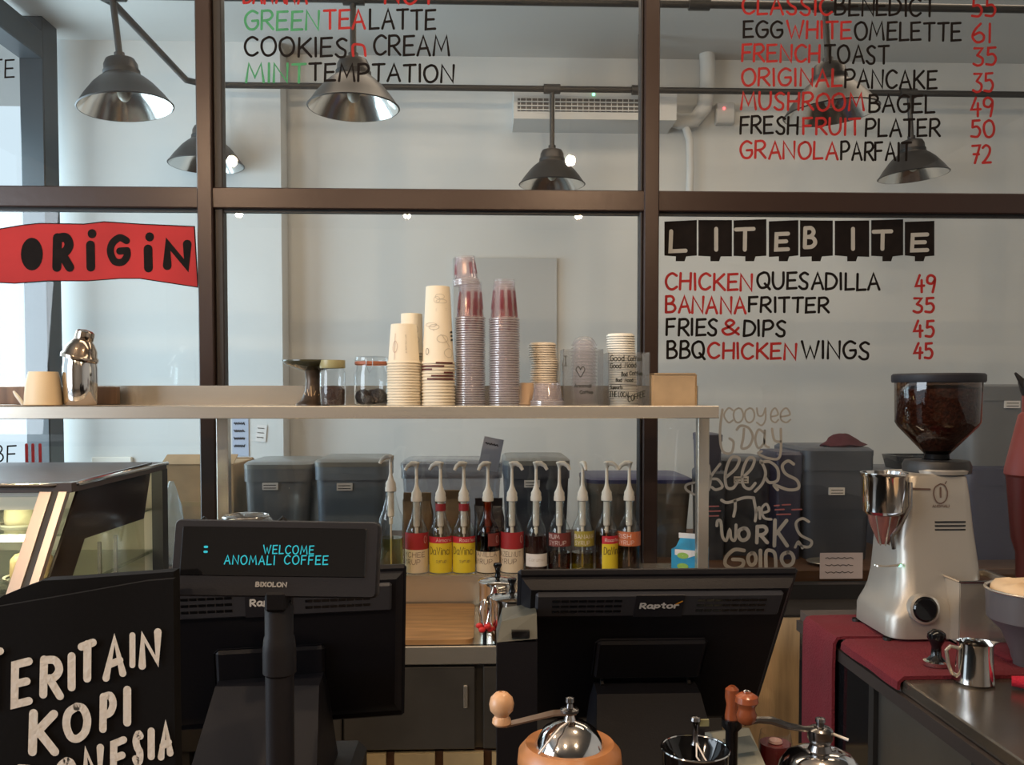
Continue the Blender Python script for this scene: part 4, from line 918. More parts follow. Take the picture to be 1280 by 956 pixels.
# steel presses, whisk
def press(px, Y, top, rp, label):
    k = S(Y); x = XX(px, Y, .9); h = ZZ(top, Y) - ZC; r = rp * k
    t = thing('steel_press', label, 'coffee press', (x, Y, ZC), group='steel presses on the counter')
    MB().lathe([(.001, 0), (r, 0), (r * 1.02, .004), (r, .01), (r, h - .012), (r * 1.04, h - .008), (r * 1.04, h)], 36).obj('body', chrome, t, True)
    MB().lathe([(r * 1.06, h - .004), (r * 1.07, h), (r * .95, h + .005), (r * .3, h + .013), (.004, h + .015)], 36).obj('lid', chrome, t, True)
    MB().lathe([(.004, h + .014), (.010, h + .016), (.007, h + .03), (.009, h + .04), (.014, h + .05), (.013, h + .056), (.001, h + .057)], 20).obj('knob', gloss, t, True)
    MB().tube([(-r, 0, h * .8), (-r - .03, 0, h * .8), (-r - .035, 0, h * .5), (-r - .02, 0, h * .25), (-r, 0, h * .2)], .0045, 8, Matrix.Rotation(R(70), 4, 'Z')).obj('handle', chrome, t, True)
press(622, 2.74, 726, 23, 'rear steel press with black knob on the counter')
press(640, 2.62, 746, 26, 'front steel press with black knob, nearer and larger')
t = thing('balloon_whisk', 'small wire whisk standing with red flower-like end, left of the presses', 'whisk', (XX(606, 2.58, ZC), 2.595, ZC))
for i in range(4):
    T = Matrix.Rotation(R(45 * i), 4, 'Z'); MB().tube([(0, 0, .045), (.012, 0, .07), (.02, 0, .10), (.014, 0, .125), (0, 0, .135), (-.014, 0, .125), (-.02, 0, .10), (-.012, 0, .07), (0, 0, .045)], .0011, 5, T).obj('wire_loop', chrome, t, True)
MB().tube([(0, 0, 0), (0, 0, .05)], .006, 8).obj('handle', gloss, t, True)
for i in range(6): MB().sphere((.016 * math.cos(i * 1.05), .010 * math.sin(i * 1.05), .045 + .01 * (i % 2)), .011, sc=(1, .5, .8)).obj('red_petal', mat('bright_red', (0.65, 0.03, 0.03), 0.4), t, True)
# urn with glass dome
t = thing('steel_urn', 'tall steel urn with domed clear lid and black wire handles behind the pole display', 'urn', (XX(309, 2.78, .8), 2.78, ZC))
hu = ZZ(660, 2.78) - ZC; k = S(2.78)
MB().lathe([(.001, 0), (34 * k, 0), (36 * k, .01), (36 * k, hu), (34 * k, hu)], 36).obj('body', steel, t, True)
MB().lathe([(37 * k, hu), (36 * k, hu + 8 * k), (28 * k, hu + 16 * k), (14 * k, hu + 21 * k), (.001, hu + 22 * k)], 36).obj('domed_lid', clear('lid_glass', (.8, .8, .8), .12, .03, .25, (.5, .5, .5)), t, True)
MB().tube([(28 * k * math.cos(a * .5236), 28 * k * math.sin(a * .5236), hu + 17 * k) for a in range(13)], .0025, 6).obj('lid_ring', chrome, t, True)
for sx in (-1, 1): MB().tube([(sx * 34 * k, -.02, hu - .03), (sx * 40 * k, -.03, hu + 9 * k), (sx * 48 * k, -.03, hu + 17 * k), (sx * 55 * k, -.03, hu + 10 * k), (sx * 59 * k, -.03, hu - .05)], .005, 8).obj('wire_handle', blackst, t, True)
# ================================================================== DISPLAY CASE (left)
t = thing('display_case', 'lit glass food display case with slanted front at the left', 'display case', (-1.9, 2.3, 0))
O = Vector((-1.9, 2.3, 0)); zt_ = 1.335
Yf = YZ(60, 604, zt_).y; Yb = YZ(150, 577.5, zt_).y; Xr = YZ(88, 603, zt_).x; Xl = -2.9
def L(x, y, z): return (x - O.x, y - O.y, z)
dkm = mat('case_dark_brown', (0.055, 0.038, 0.032), 0.4, bump=0.05)
MB().prism([(Yf - O.y, zt_ - .022), (Yb - O.y, zt_ - .022), (Yb - O.y, zt_), (Yf - O.y, zt_)], 'x', Xl - O.x, Xr - O.x + .01).obj('top_panel', dkm, t)
MB().tube([L(Xl, Yf - .006, zt_ - .004), L(Xr - .04, Yf - .006, zt_ - .004), L(Xr + .01, Yf + .03, zt_ - .004), L(Xr + .012, Yb, zt_ - .004)], .006, 8).obj('edge_trim', chrome, t, True)
Yn = 1.955; zn = 1.132; sl_ = (Yf - Yn) / (zt_ - zn)
def YXp(px, py, X):
    d = CM @ Vector(((px - 640) / F, (478 - py + SHIFT) / F, -1)); return CL + d * ((X - CL.x) / d.x)
cgl = clear('case_glass', (0.80, 0.84, 0.80), 0.06)
MB().add([L(Xl, Yf, zt_ - .03), L(Xr - .045, Yf, zt_ - .03), L(Xr - .045, Yn - .1 * sl_, zn - .1), L(Xl, Yn - .1 * sl_, zn - .1)], [(0, 1, 2, 3)]).obj('slanted_front_glass', cgl, t)
def slant(x0, x1, m, nm, o=.0):
    MB().prism([(Yf - O.y - o, zt_ - .02), (Yf - O.y + .015, zt_ - .02), (Yn - O.y + .015 - .16 * sl_, zn - .16), (Yn - O.y - .16 * sl_ - o, zn - .16)], 'x', x0 - O.x, x1 - O.x).obj(nm, m, t)
pinkst = mat('pinkish_steel', (0.62, 0.52, 0.47), 0.28, 0.9)
slant(Xr - .062, Xr - .035, pinkst, 'front_strip', .004); slant(Xr - .035, Xr - .018, blackst, 'gasket'); slant(Xr - .018, Xr, pinkst, 'corner_strip', .004)
sd = clear('pale_side_glass', (0.72, 0.72, 0.60), 0.08)
MB().add([tuple(YXp(x, y, Xr + .001) - O) for x, y in ((106, 673), (180, 648), (182, 760), (78, 760))], [(0, 1, 2, 3)]).obj('side_glass', sd, t)
for i_, quad in enumerate((((102, 600), (190, 578), (180, 648), (106, 673)), ((102, 600), (106, 673), (78, 760), (50, 760)))):
    m_ = MB(); A_ = [YXp(x, y, Xr + .001) - O for x, y in quad]
    m_.add([tuple(v) for v in A_] + [tuple(v - Vector((.006, 0, 0))) for v in A_], [(0, 1, 2, 3), (7, 6, 5, 4), (0, 1, 5, 4), (1, 2, 6, 5), (2, 3, 7, 6), (3, 0, 4, 7)]).obj('dark_reflection_panel', mat('dark_reflection_tone', (0.020, 0.013, 0.011), 0.12), t)  # dark reflection on the side glass, painted as added dark panels
for px in (124, 144):
    A_ = YXp(px, 660, Xr - .02) - O; MB().box(A_.x - .004, A_.x + .004, A_.y - .004, A_.y + .004, .96, 1.16).obj('inner_rail', steel, t)
MB().box(Xr - O.x - .02, Xr - O.x + .012, Yb - O.y - .045, Yb - O.y, 0, zt_ - .02).obj('rear_post', blackst, t)
MB().box(Xl - O.x, Xr - O.x, Yn - O.y - .05, Yb - O.y, 0, .96).obj('base_cabinet', dkm, t)
MB().box(Xl - O.x, Xr - O.x - .02, Yb - O.y - .02, Yb - O.y, .96, zt_ - .02).obj('rear_panel', mat('case_inner', (0.50, 0.46, 0.36), 0.5), t)
MB().box(Xl - O.x, Xr - O.x - .03, -.08, Yb - O.y - .02, 1.19, 1.196).obj('glass_shelf', cgl, t)
MB().box(Xl - O.x, Xr - O.x - .03, -.14, Yb - O.y - .02, 1.06, 1.07).obj('glass_shelf', cgl, t)
MB().box(Xl - O.x, Xr - O.x - .06, Yf - O.y + .02, Yf - O.y + .05, zt_ - .065, zt_ - .025).obj('light_housing', white, t)
MB().tube([L(Xl, Yf + .10, zt_ - .05), L(Xr - .10, Yf + .10, zt_ - .05)], .011, 10).obj('tube_light', emi('case_tube', (1.0, 0.93, 0.62), 26), t)
MB().tube([L(Xl, Yf + .16, 1.18), L(Xr - .12, Yf + .16, 1.18)], .009, 10).obj('tube_light', emi('case_tube2', (1.0, 0.93, 0.62), 24), t)
for i, (x, y, z, r, c, nm) in enumerate(((-1.30, 2.2, 1.07, .06, (0.75, 0.72, 0.66), 'white glazed cake on the lower case shelf'), (-1.16, 2.3, 1.07, .05, (0.55, 0.40, 0.2), 'golden pie on the lower case shelf near the corner'), (-1.42, 2.35, 1.196, .05, (0.35, 0.30, 0.12), 'olive cake on the upper case shelf'), (-1.22, 2.38, 1.196, .045, (0.5, 0.45, 0.3), 'pale bun on the upper case shelf'))):
    c_ = thing('cake', nm, 'cake', (x, y, z))
    MB().lathe([(.001, 0), (r * 1.25, 0), (r * 1.35, .006), (r * 1.2, .004)], 24).obj('plate', white, c_, True)
    MB().lathe([(r, .004), (r * 1.02, .02), (r * .98, .05), (r * .8, .062), (.001, .066)], 24).obj('cake_body', mat('cake_tone_%d' % i, c, 0.6, bump=.3), c_, True)
# ================================================================== CUSTOMER COUNTER (below the frame)
ZK = .98
t = thing('customer_counter', 'dark wooden customer counter below the registers', 'counter', (0, .9, 0))
MB().box(-1.3, .75, -.45, .40, ZK - .04, ZK, c=.004).obj('counter_top', mat('counter_wood', (0.06, 0.035, 0.022), 0.45, var=0.3, vscale=3, stretch=(1, 8, 1)), t)
MB().box(-1.25, .70, -.38, .34, 0, ZK - .04).obj('counter_front', blackst, t)
# ------------------------------------------------------------------ registers
def axes(origin, yaw, tau):
    return Matrix.Translation(origin) @ Matrix.Rotation(R(yaw), 4, 'Z') @ Matrix(((1, 0, 0, 0), (0, -math.sin(R(tau)), -math.cos(R(tau)), 0), (0, math.cos(R(tau)), -math.sin(R(tau)), 0), (0, 0, 0, 1)))
def register(top_px, top_py, Y, yaw, tau, Wd, Hd, label, logo, reader):
    o = P(top_px, top_py, Y)
    t = thing('cash_register', label, 'register', (o.x, Y + .03, ZK))
    Tm = Matrix.Translation(t.location).inverted() @ axes(o, yaw, tau)
    w = Wd / 2
    MB().box(-w, w, -Hd, 0, -.020, -.010, Tm, c=.004).obj('screen_housing', blackp, t, 30)
    # bulging rear shell
    rs = [[(sx * a, y, z) for sx, y in ((-1, y0), (1, y0), (1, y1), (-1, y1))] for a, y0, y1, z in ((w - .004, -Hd + .01, -.008, -.011), (w - .010, -Hd + .02, -.010, .000), (w - .016, -Hd + .035, -.012, .008))]
    MB().loft(rs, Tm).obj('rear_shell', blackp, t, 30)
    MB().box(-w + .022, w - .022, -.058, -.016, .002, .0135, Tm, c=.003).obj('vent_bar', mat('vent_bar_plastic', (0.034, 0.035, 0.043), 0.5), t, 30)
    sl = MB()
    for side in (-1, 1):
        for r_ in range(3):
            for c_ in range(8):
                x = side * .092 + (c_ - 3.5) * .0112; y = -.027 - r_ * .0095
                sl.box(x - .0047, x + .0047, y - .0018, y + .0018, .0120, .0140, Tm)
    sl.obj('vent_slots', gloss, t, kind='stuff')
    MB().box(-.031, .031, -.057, -.017, .0130, .0141, Tm).obj('logo_plate', blackp2, t)
    q = flat(MB()); word(q, 'Raptor', -.024, .024, .0305, .0395, .0026, lambda v, off=0.0: tuple(Tm @ Vector((v.x, -v.y, .0150 + off))), gap=.30)
    q.obj('logo_text', mat('logo_white', (0.75, 0.74, 0.72), 0.5), t)
    q = flat(MB()); ribbon(q, [Vector((.021, .0325)), Vector((.028, .027))], .0022, lambda v, off=0.0: tuple(Tm @ Vector((v.x, -v.y, .0151)))); q.obj('logo_tick', mat('logo_orange', (0.8, 0.35, 0.02), 0.5), t)
    MB().box(-.075, .075, -.185, -.105, .006, .015, Tm, c=.006).obj('rear_panel', blackp, t, 30)
    for sx in (-1, 1): MB().box(sx * .06 - .002, sx * .06 + .002, -.24, -.19, .008, .018, Tm).obj('panel_groove', blackst, t)
    # stand
    a = Tm @ Vector((0, -Hd * .62, .022)); base = Vector((0, -.10, 0))
    zz = a.z
    MB().loft([[(a.x - .070, a.y + .03, zz + .008), (a.x + .070, a.y + .03, zz + .008), (a.x + .070, a.y - .02, zz), (a.x - .070, a.y - .02, zz)],
               [(a.x - .085, a.y + .04, .05), (a.x + .085, a.y + .04, .05), (a.x + .085, a.y - .13, .05), (a.x - .085, a.y - .13, .05)]]).obj('stand_neck', blackp, t, 30)
    MB().box(a.x - .12, a.x + .12, a.y - .15, a.y + .10, 0, .05, c=.012).obj('stand_base', blackp, t, 30)
    if reader:
        pts = []
        Yr = Y - .01
        p0 = P(621, 800, Yr) - t.location; p1 = P(671, 800, Yr) - t.location; ztop = p0.z
        m = MB(); m.box(p0.x, p1.x, Yr - t.location.y - .01, Yr - t.location.y + .05, .05, ztop)
        rd = m.obj('card_reader', blackp, t, 30)
        MB().loft([[(p0.x, Yr - t.location.y - .01, ztop), (p1.x, Yr - t.location.y - .01, ztop + .004), (p1.x, Yr - t.location.y + .05, ztop + .004), (p0.x, Yr - t.location.y + .05, ztop)],
                   [(p0.x + .006, Yr - t.location.y + .005, ztop + .022), (p1.x, Yr - t.location.y + .005, ztop + .032), (p1.x, Yr - t.location.y + .05, ztop + .034), (p0.x + .008, Yr - t.location.y + .05, ztop + .028)]]).obj('reader_head', mat('grey_green_plastic', (0.07, 0.075, 0.065), 0.4), rd)
        MB().box(p0.x + .018, p0.x + .040, Yr - t.location.y - .012, Yr - t.location.y + .0, ztop + .006, ztop + .014).obj('card_slot', gloss, rd)
    return t
register(826, 722, 1.09, 0, 35, .358, .315, 'right black register seen from behind, logo fully visible, card reader at its side', 1, True)
register(336, 717, 1.20, 9, 14, .375, .245, 'left black register seen from behind, hidden behind the pole display', 1, False)
# pole display
Y = 1.0; o = P(345, 745, Y); t = thing('pole_display', 'black customer pole display glowing with turquoise welcome text', 'display', (P(350, 900, Y).x, Y, ZK))
k = S(Y)
Tm = Matrix.Translation(P(344, 698, Y - .01) - t.location) @ Matrix.Rotation(R(1.2), 4, 'Y') @ Matrix.Rotation(R(-12), 4, 'X') @ Matrix.Rotation(R(90), 4, 'X')
w, h = 126 * k, 47 * k
MB().loft([rrect(0, 0, w * .97, h * .94, -.035, r=.15), rrect(0, 0, w, h, -.028, r=.15), rrect(0, 0, w, h, -.004, r=.15), rrect(0, 0, w * .985, h * .96, 0, r=.12)], Tm).obj('housing', blackp2, t, 30)
MB().loft([rrect(-2 * k, 8 * k, w * .90, h * .64, 0, r=.06), rrect(-2 * k, 8 * k, w * .89, h * .62, .0012, r=.06)], Tm).obj('screen', gloss, t)
fq = lambda v, off=0.0: tuple(Tm @ Vector(((v.x - 344) * k, -(v.y - 698) * k, .002 + off)))
q = flat(MB())
word(q, 'WELCOME', 329.5, 391, 682, 692, 1.35, fq, gap=.35); word(q, 'ANOMALI', 283, 344, 695, 705.5, 1.35, fq, gap=.35); word(q, 'COFFEE', 356, 409, 694, 704.5, 1.35, fq, gap=.35)
for y in (685, 691): ribbon(q, [Vector((258, y)), Vector((260.5, y))], 2.8, fq)
q.obj('glowing_text', emi('turquoise_glow', (0.02, 0.55, 0.62), 0.8), t)
q = flat(MB()); word(q, 'BIXOLON', 323, 360, 727, 732, 1.7, fq, gap=.3); q.obj('maker_text', mat('grey_print', (0.36, 0.35, 0.34), 0.5), t)
def pz(py): return ZZ(py, Y, 350) - ZK
pl = MB(); pl.lathe([(15 * k, pz(752)), (17.5 * k, pz(760)), (17.5 * k, pz(793)), (19 * k, pz(797)), (20.5 * k, pz(812)), (20.5 * k, pz(840)), (17.5 * k, pz(843)), (17.5 * k, .02), (50 * k, .012), (55 * k, .0)], 32)
pl.obj('pole', blackp2, t, True)
MB().box(-13 * k, 13 * k, -.02, .02, pz(760), pz(735), c=.003).obj('tilt_bracket', blackp, t, 30)
# ------------------------------------------------------------------ black cloth with lettering
Y = .93; x0 = P(-70, 800, Y).x; x1 = P(219, 800, Y).x
t = thing('lettered_cloth', 'black cloth with thick white hand lettering at the lower left', 'cloth', ((x0 + x1) / 2, Y, ZK))
clo = mat('black_cotton', (0.0060, 0.0052, 0.0052), 0.95, bump=0.06, bscale=250, spec=0.15)
def sheet(top, Yo, th, nm):
    n = len(top); fr = [P(x, y, Y) for x, y in top]; rings = []
    ox = t.location.x
    vs_ = []; fs_ = []
    rows = 6
    for side, yo in ((0, Yo), (1, Yo + th)):
        for j in range(rows + 1):
            for i, p in enumerate(fr):
                f = j / rows; z = (p.z - ZK) * (1 - f)
                vs_.append((p.x - ox, yo + .0010 * math.sin(i * 1.3 + j * .9), z))
    a = (rows + 1) * n
    for s in (0, 1):
        for j in range(rows):
            for i in range(n - 1):
                q = (s * a + j * n + i, s * a + j * n + i + 1, s * a + (j + 1) * n + i + 1, s * a + (j + 1) * n + i); fs_.append(q)
    for i in range(n - 1): fs_.append((i, i + 1, a + i + 1, a + i))
    for j in range(rows):
        for c in (0, n - 1): fs_.append((j * n + c, (j + 1) * n + c, a + (j + 1) * n + c, a + j * n + c))
    m = MB(); m.add(vs_, fs_); return m.obj(nm, clo, t, True)
sheet([(-70,790),(0,746),(25,736),(50,727),(90,725),(130,722),(175,719),(214,716)], .006, .02, 'back_fold')
sheet([(-70,772),(0,757),(35,751),(70,745),(110,738),(150,731),(185,725),(219,722)], -.006, .008, 'front_fold')
fc = lambda v, off=0.0: tuple(Vector(P(v.x, v.y, Y - .0085 - off)) - t.location)
q = flat(MB())
def bigl(ch, a, b, c, d, w=9.3, sk=0):
    h = w / 2; G_ = G[ch][1]
    for kk, st in enumerate(G_):
        pts = [Vector((a + h + p.x * (c - a - w), b + h + p.y * (d - b - w) - (p.x - .5) * sk)) for p in smooth_pts(st)]
        ribbon(q, pts, w, fc, kk * .0002)
for args in (('T',-22,812,5,890,9.3,6),('E',13,823,41,884,10,3),('R',49,820,80,874,10,-2),('I',84,815,95,864,10),('T',97,800,121,853,10,4),('A',128,794,158,849,9,6),('I',161,790,170,835,7.5),('N',173,788,202,834,9.5,6),
             ('K',35,886,74,945,11,0),('O',78,878,114,928,10,2),('P',124,865,146,915,9.3,2),('I',153,857,165,908,10),
             ('D',18,955,60,1010,9.3),('O',68,946,98,1000,9.3),('N',102,932,130,985,9.3,5),('E',137,922,159,970,9.3,4),('S',165,913,180,957,9,2),('I',184,909,194,950,9),('A',197,901,217,948,8.5,5)): bigl(*args)
q.obj('printed_letters', mat('cloth_print', (0.72, 0.66, 0.59), 0.9, bump=.2, bscale=200), t)
# ------------------------------------------------------------------ hand grinders
woodl = mat('light_beech', (0.62, 0.36, 0.20), 0.35, var=0.12, vscale=20); wooda = mat('amber_wood', (0.45, 0.19, 0.07), 0.35, var=0.2, vscale=20); woodr = mat('reddish_wood', (0.26, 0.07, 0.028), 0.22, var=0.3, vscale=30)
Y = .90; k = S(Y); xg = P(712, 930, Y).x
t = thing('hand_grinder', 'left hand coffee grinder, chrome dome, light wood ring and beech crank knob', 'coffee grinder', (xg, Y, ZK))
def hz(py, Yq=Y, px=700): return ZZ(py, Yq, px) - ZK
MB().lathe([(.001, 0), (50 * k, 0), (52 * k, .01), (46 * k, .03), (46 * k, hz(985)), (62 * k, hz(960))], 40).obj('wood_body', wooda, t, True)
MB().lathe([(62 * k, hz(962)), (66.5 * k, hz(952)), (65 * k, hz(938)), (56 * k, hz(928)), (44 * k, hz(930))], 44).obj('wood_ring', wooda, t, True)
MB().lathe([(48 * k, hz(946)), (48 * k, hz(942)), (44 * k, hz(930)), (34 * k, hz(912)), (20 * k, hz(903)), (8 * k, hz(900)), (6 * k, hz(893))], 44).obj('dome', chrome, t, True)
MB().lathe([(6 * k, hz(905)), (5 * k, hz(892)), (12 * k, hz(889)), (12 * k, hz(886)), (5 * k, hz(884)), (4 * k, hz(879)), (6 * k, hz(877)), (5.5 * k, hz(872)), (.001, hz(871))], 24).obj('crank_nut', darkchr, t, True)
kx = P(627, 890, Y).x - xg
MB().add([(v[0], v[1], v[2]) for v in ((8 * k, -.007, hz(889)), (8 * k, .007, hz(889)), (-20 * k, .007, hz(890)), (-20 * k, -.007, hz(890)), (kx + .004, .006, hz(904)), (kx + .004, -.006, hz(904)))] +
         [(v[0], v[1], v[2] - .0018) for v in ((8 * k, -.007, hz(889)), (8 * k, .007, hz(889)), (-20 * k, .007, hz(890)), (-20 * k, -.007, hz(890)), (kx + .004, .006, hz(904)), (kx + .004, -.006, hz(904)))],
         [(0, 1, 2, 3), (3, 2, 4, 5), (6, 9, 8, 7), (9, 11, 10, 8), (0, 3, 9, 6), (3, 5, 11, 9), (1, 7, 8, 2), (2, 8, 10, 4), (0, 6, 7, 1), (5, 4, 10, 11)]).obj('crank_arm', mat('copper_lit_steel', (0.45, 0.30, 0.22), 0.3, 1.0), t)  # plain steel arm, its copper reflection put into the base colour
zk = hz(905); MB().lathe([(.001, 0), (9.5 * k, 0), (12 * k, 3 * k), (11.5 * k, 8 * k), (8.5 * k, 12 * k), (10 * k, 14 * k), (14.5 * k, 19 * k), (15.8 * k, 27 * k), (14 * k, 35 * k), (8 * k, 41 * k), (3.5 * k, 42.5 * k), (3 * k, 41 * k), (.001, 41 * k)], 28, Matrix.Translation((kx, 0, zk))).obj('crank_knob', woodl, t, True, label='round beech crank knob')
MB().tube([(0, -.004, hz(899)), (-14 * k, -.02, hz(900)), (-28 * k, -.03, hz(910)), (-42 * k, -.034, hz(925))], .0011, 5).obj('white_string', wwhite, t, True)
# middle one
Y2 = .92; k = S(Y2); x2 = P(869, 935, Y2).x
t = thing('hand_grinder', 'middle hand grinder with open black wire-rimmed bowl', 'coffee grinder', (x2, Y2, ZK))
hz2 = lambda py: ZZ(py, Y2, 870) - ZK
MB().lathe([(.001, 0), (38 * k, 0), (40 * k, .01), (36 * k, .05), (42 * k, hz2(936)), (38 * k, hz2(945)), (8 * k, hz2(985))], 36).obj('bowl', gloss, t, True)
MB().tube([(42.5 * k * math.cos(a * math.pi / 18), 42.5 * k * math.sin(a * math.pi / 18), hz2(935)) for a in range(37)], .0012, 6).obj('rim_wire', chrome, t, True)
MB().lathe([(5 * k, hz2(985)), (5 * k, hz2(932)), (6 * k, hz2(930)), (3.5 * k, hz2(925)), (3.2 * k, hz2(905)), (4.5 * k, hz2(903)), (7 * k, hz2(900)), (6 * k, hz2(896)), (.001, hz2(895))], 20).obj('shaft', darkchr, t, True)
MB().box(5 * k, 17 * k, -.002, .001, hz2(907), hz2(899)).obj('paper_tag', mat('olive_tag', (0.22, 0.22, 0.12), 0.7), t)
MB().tube([(0, -.006, hz2(926)), (6 * k, -.02, hz2(938)), (16 * k, -.03, hz2(952)), (26 * k, -.032, hz2(965))], .0009, 5).obj('white_string', wwhite, t, True)
MB().tube([(0, -.006, hz2(926)), (-4 * k, -.02, hz2(936)), (5 * k, -.03, hz2(948)), (12 * k, -.03, hz2(945))], .0009, 5).obj('white_string', wwhite, t, True)
# right one
Y3 = .95; k = S(Y3); x3 = P(1025, 930, Y3).x
t = thing('hand_grinder', 'right hand grinder with curved crank and reddish turned wooden knob', 'coffee grinder', (x3, Y3, ZK))
hz3 = lambda py: ZZ(py, Y3, 1000) - ZK
MB().lathe([(.001, 0), (44 * k, 0), (46 * k, .01), (40 * k, .04), (52 * k, hz3(965)), (50 * k, hz3(957)), (40 * k, hz3(944)), (25 * k, hz3(938)), (15 * k, hz3(937))], 40).obj('dome', chrome, t, True)
MB().lathe([(15 * k, hz3(937)), (12 * k, hz3(930)), (16 * k, hz3(923)), (16 * k, hz3(912)), (12 * k, hz3(909)), (5 * k, hz3(908)), (5 * k, hz3(903)), (6.5 * k, hz3(902)), (6 * k, hz3(898)), (.001, hz3(897))], 24).obj('crank_nut', darkchr, t, True)
cx = lambda px: P(px, 900, Y3).x - x3
MB().tube([(0, 0, hz3(911)), (cx(1005), 0, hz3(911)), (cx(985), 0, hz3(907)), (cx(965), 0, hz3(900)), (cx(948), 0, hz3(899)), (cx(930), 0, hz3(902))], [.0035, .0035, .004, .0045, .004, .004], 8).obj('crank_arm', darkchr, t, True)
kprof = [(.001, 0), (8 * k, 0), (12 * k, 4 * k), (13 * k, 12 * k), (10.5 * k, 18 * k), (11 * k, 22 * k), (15 * k, 28 * k), (14 * k, 35 * k), (8 * k, 39 * k), (.001, 40 * k)]
MB().lathe(kprof, 28, Matrix.Translation((cx(933), 0, hz3(903)))).obj('crank_knob', woodr, t, True, label='reddish turned crank knob')
MB().lathe([(.004, 0), (.0045, .002), (.001, .003)], 10, Matrix.Translation((cx(933), 0, hz3(903) + 40 * k))).obj('knob_rivet', chrome, t, True)
MB().tube([(14 * k, 0, hz3(917)), (32 * k, -.01, hz3(921))], .0016, 6).obj('set_pin', wwhite, t, True)
# the wooden pepper mill behind its knob
p = P(921, 880, 1.03)
t = thing('pepper_mill', 'reddish wooden mill head on a black base just behind the right crank knob', 'mill', (p.x, 1.05, ZK))
k = S(1.05); zt_ = ZZ(857, 1.05, 921) - ZK
zw = zt_ - 42 * k
MB().lathe([(.001, 0), (12 * k, 0), (13 * k, .01), (8 * k, .04), (8 * k, zw - 16 * k), (13 * k, zw - 10 * k), (13 * k, zw), (.001, zw)], 28).obj('black_base', gloss, t, True)
MB().lathe([(9 * k, zw), (9 * k, zw + 4 * k), (7 * k, zt_ - 24 * k), (9 * k, zt_ - 14 * k), (8.5 * k, zt_ - 4 * k), (4 * k, zt_), (.001, zt_)], 28).obj('mill_head', woodr, t, True)
# candle glass and card terminal
p = P(969, 940, 1.15); t = thing('candle_glass', 'dark red candle in a small glass beside the right register', 'candle', (p.x, 1.15, ZK)); k = S(1.15)
zt_ = ZZ(928, 1.15, 969) - ZK; zt2 = ZZ(914, 1.15, 969) - ZK
MB().lathe([(.001, .002), (17 * k, .002), (19.5 * k, .01), (19.5 * k, zt_), (.001, zt_)], 28).obj('red_wax', mat('red_wax', (0.13, 0.008, 0.010), 0.25), t, True)
MB().lathe([(.001, 0), (19 * k, 0), (21 * k, .008), (21 * k, zt_), (18.5 * k, zt2), (18 * k, zt2)], 28).obj('glass', jar_gl, t, True)
MB().lathe([(.001, zt_ + .001), (9 * k, zt_ + .001), (8 * k, zt_ + .004), (.001, zt_ + .004)], 20).obj('wax_pool', mat('pink_wax', (0.45, 0.28, 0.26), 0.4), t, True)
p = P(940, 950, 1.05); t = thing('card_terminal', 'pale grey card terminal beside the register stand', 'terminal', (p.x, 1.08, ZK), (0, 0, R(15)))
Tt = Matrix.Rotation(R(-28), 4, 'X'); zt_ = ZZ(940, 1.08, 940) - ZK
MB().prism([(-.07, 0), (.05, 0), (.05, zt_ + .01), (.035, zt_ + .015), (-.07, zt_ * .35)], 'x', -.028, .028).obj('casing', mat('pale_grey_plastic', (0.34, 0.35, 0.30), 0.5), t)
MB().add([(-.020, .020, zt_ + .006), (.020, .020, zt_ + .006), (.020, .0, zt_ - .006), (-.020, .0, zt_ - .006)], [(0, 1, 2, 3)], Matrix.Translation((0, -.001, .006))).obj('screen', mat('lcd_grey', (0.13, 0.15, 0.15), 0.2), t)
# ================================================================== ESPRESSO STATION (right)
ZE = .97
t = thing('espresso_station', 'steel espresso station cabinet running to the right edge', 'cabinet', (1.3, 1.75, 0))
XL = YZ(1127, 848, ZE + .0).x; Xs = XL - .01
def E(x): return x - 1.3
MB().box(E(Xs), E(2.1), -.55, .55, ZE - .055, ZE - .028).obj('counter_board', mat('dark_counter', (0.03, 0.022, 0.02), 0.5), t)
MB().box(E(Xs + .012), E(2.1), -.53, .53, 0, ZE - .055).obj('steel_side', steeld, t)
MB().box(E(Xs + .002), E(Xs + .012), .10, .53, 0, ZE - .056).obj('black_side_panel', gloss, t)
for y in (-.30, .10): MB().box(E(Xs + .001), E(Xs + .012), y - .012, y + .012, 0, ZE - .056).obj('side_rail', blackst, t)
Yc = YZ(1127, 848, ZE).y
MB().box(E(XL), E(2.1), -.55, Yc - 1.75, ZE - .028, ZE, c=.003).obj('machine_deck', mat('deck_steel', (0.24, 0.21, 0.18), 0.24, 0.85, var=0.2, vscale=5), t)
MB().box(E(XL), E(2.1), Yc - 1.75 + .002, .55, ZE - .028, ZE - .002).obj('rear_deck', mat('dark_deck', (0.06, 0.045, 0.04), 0.5), t)
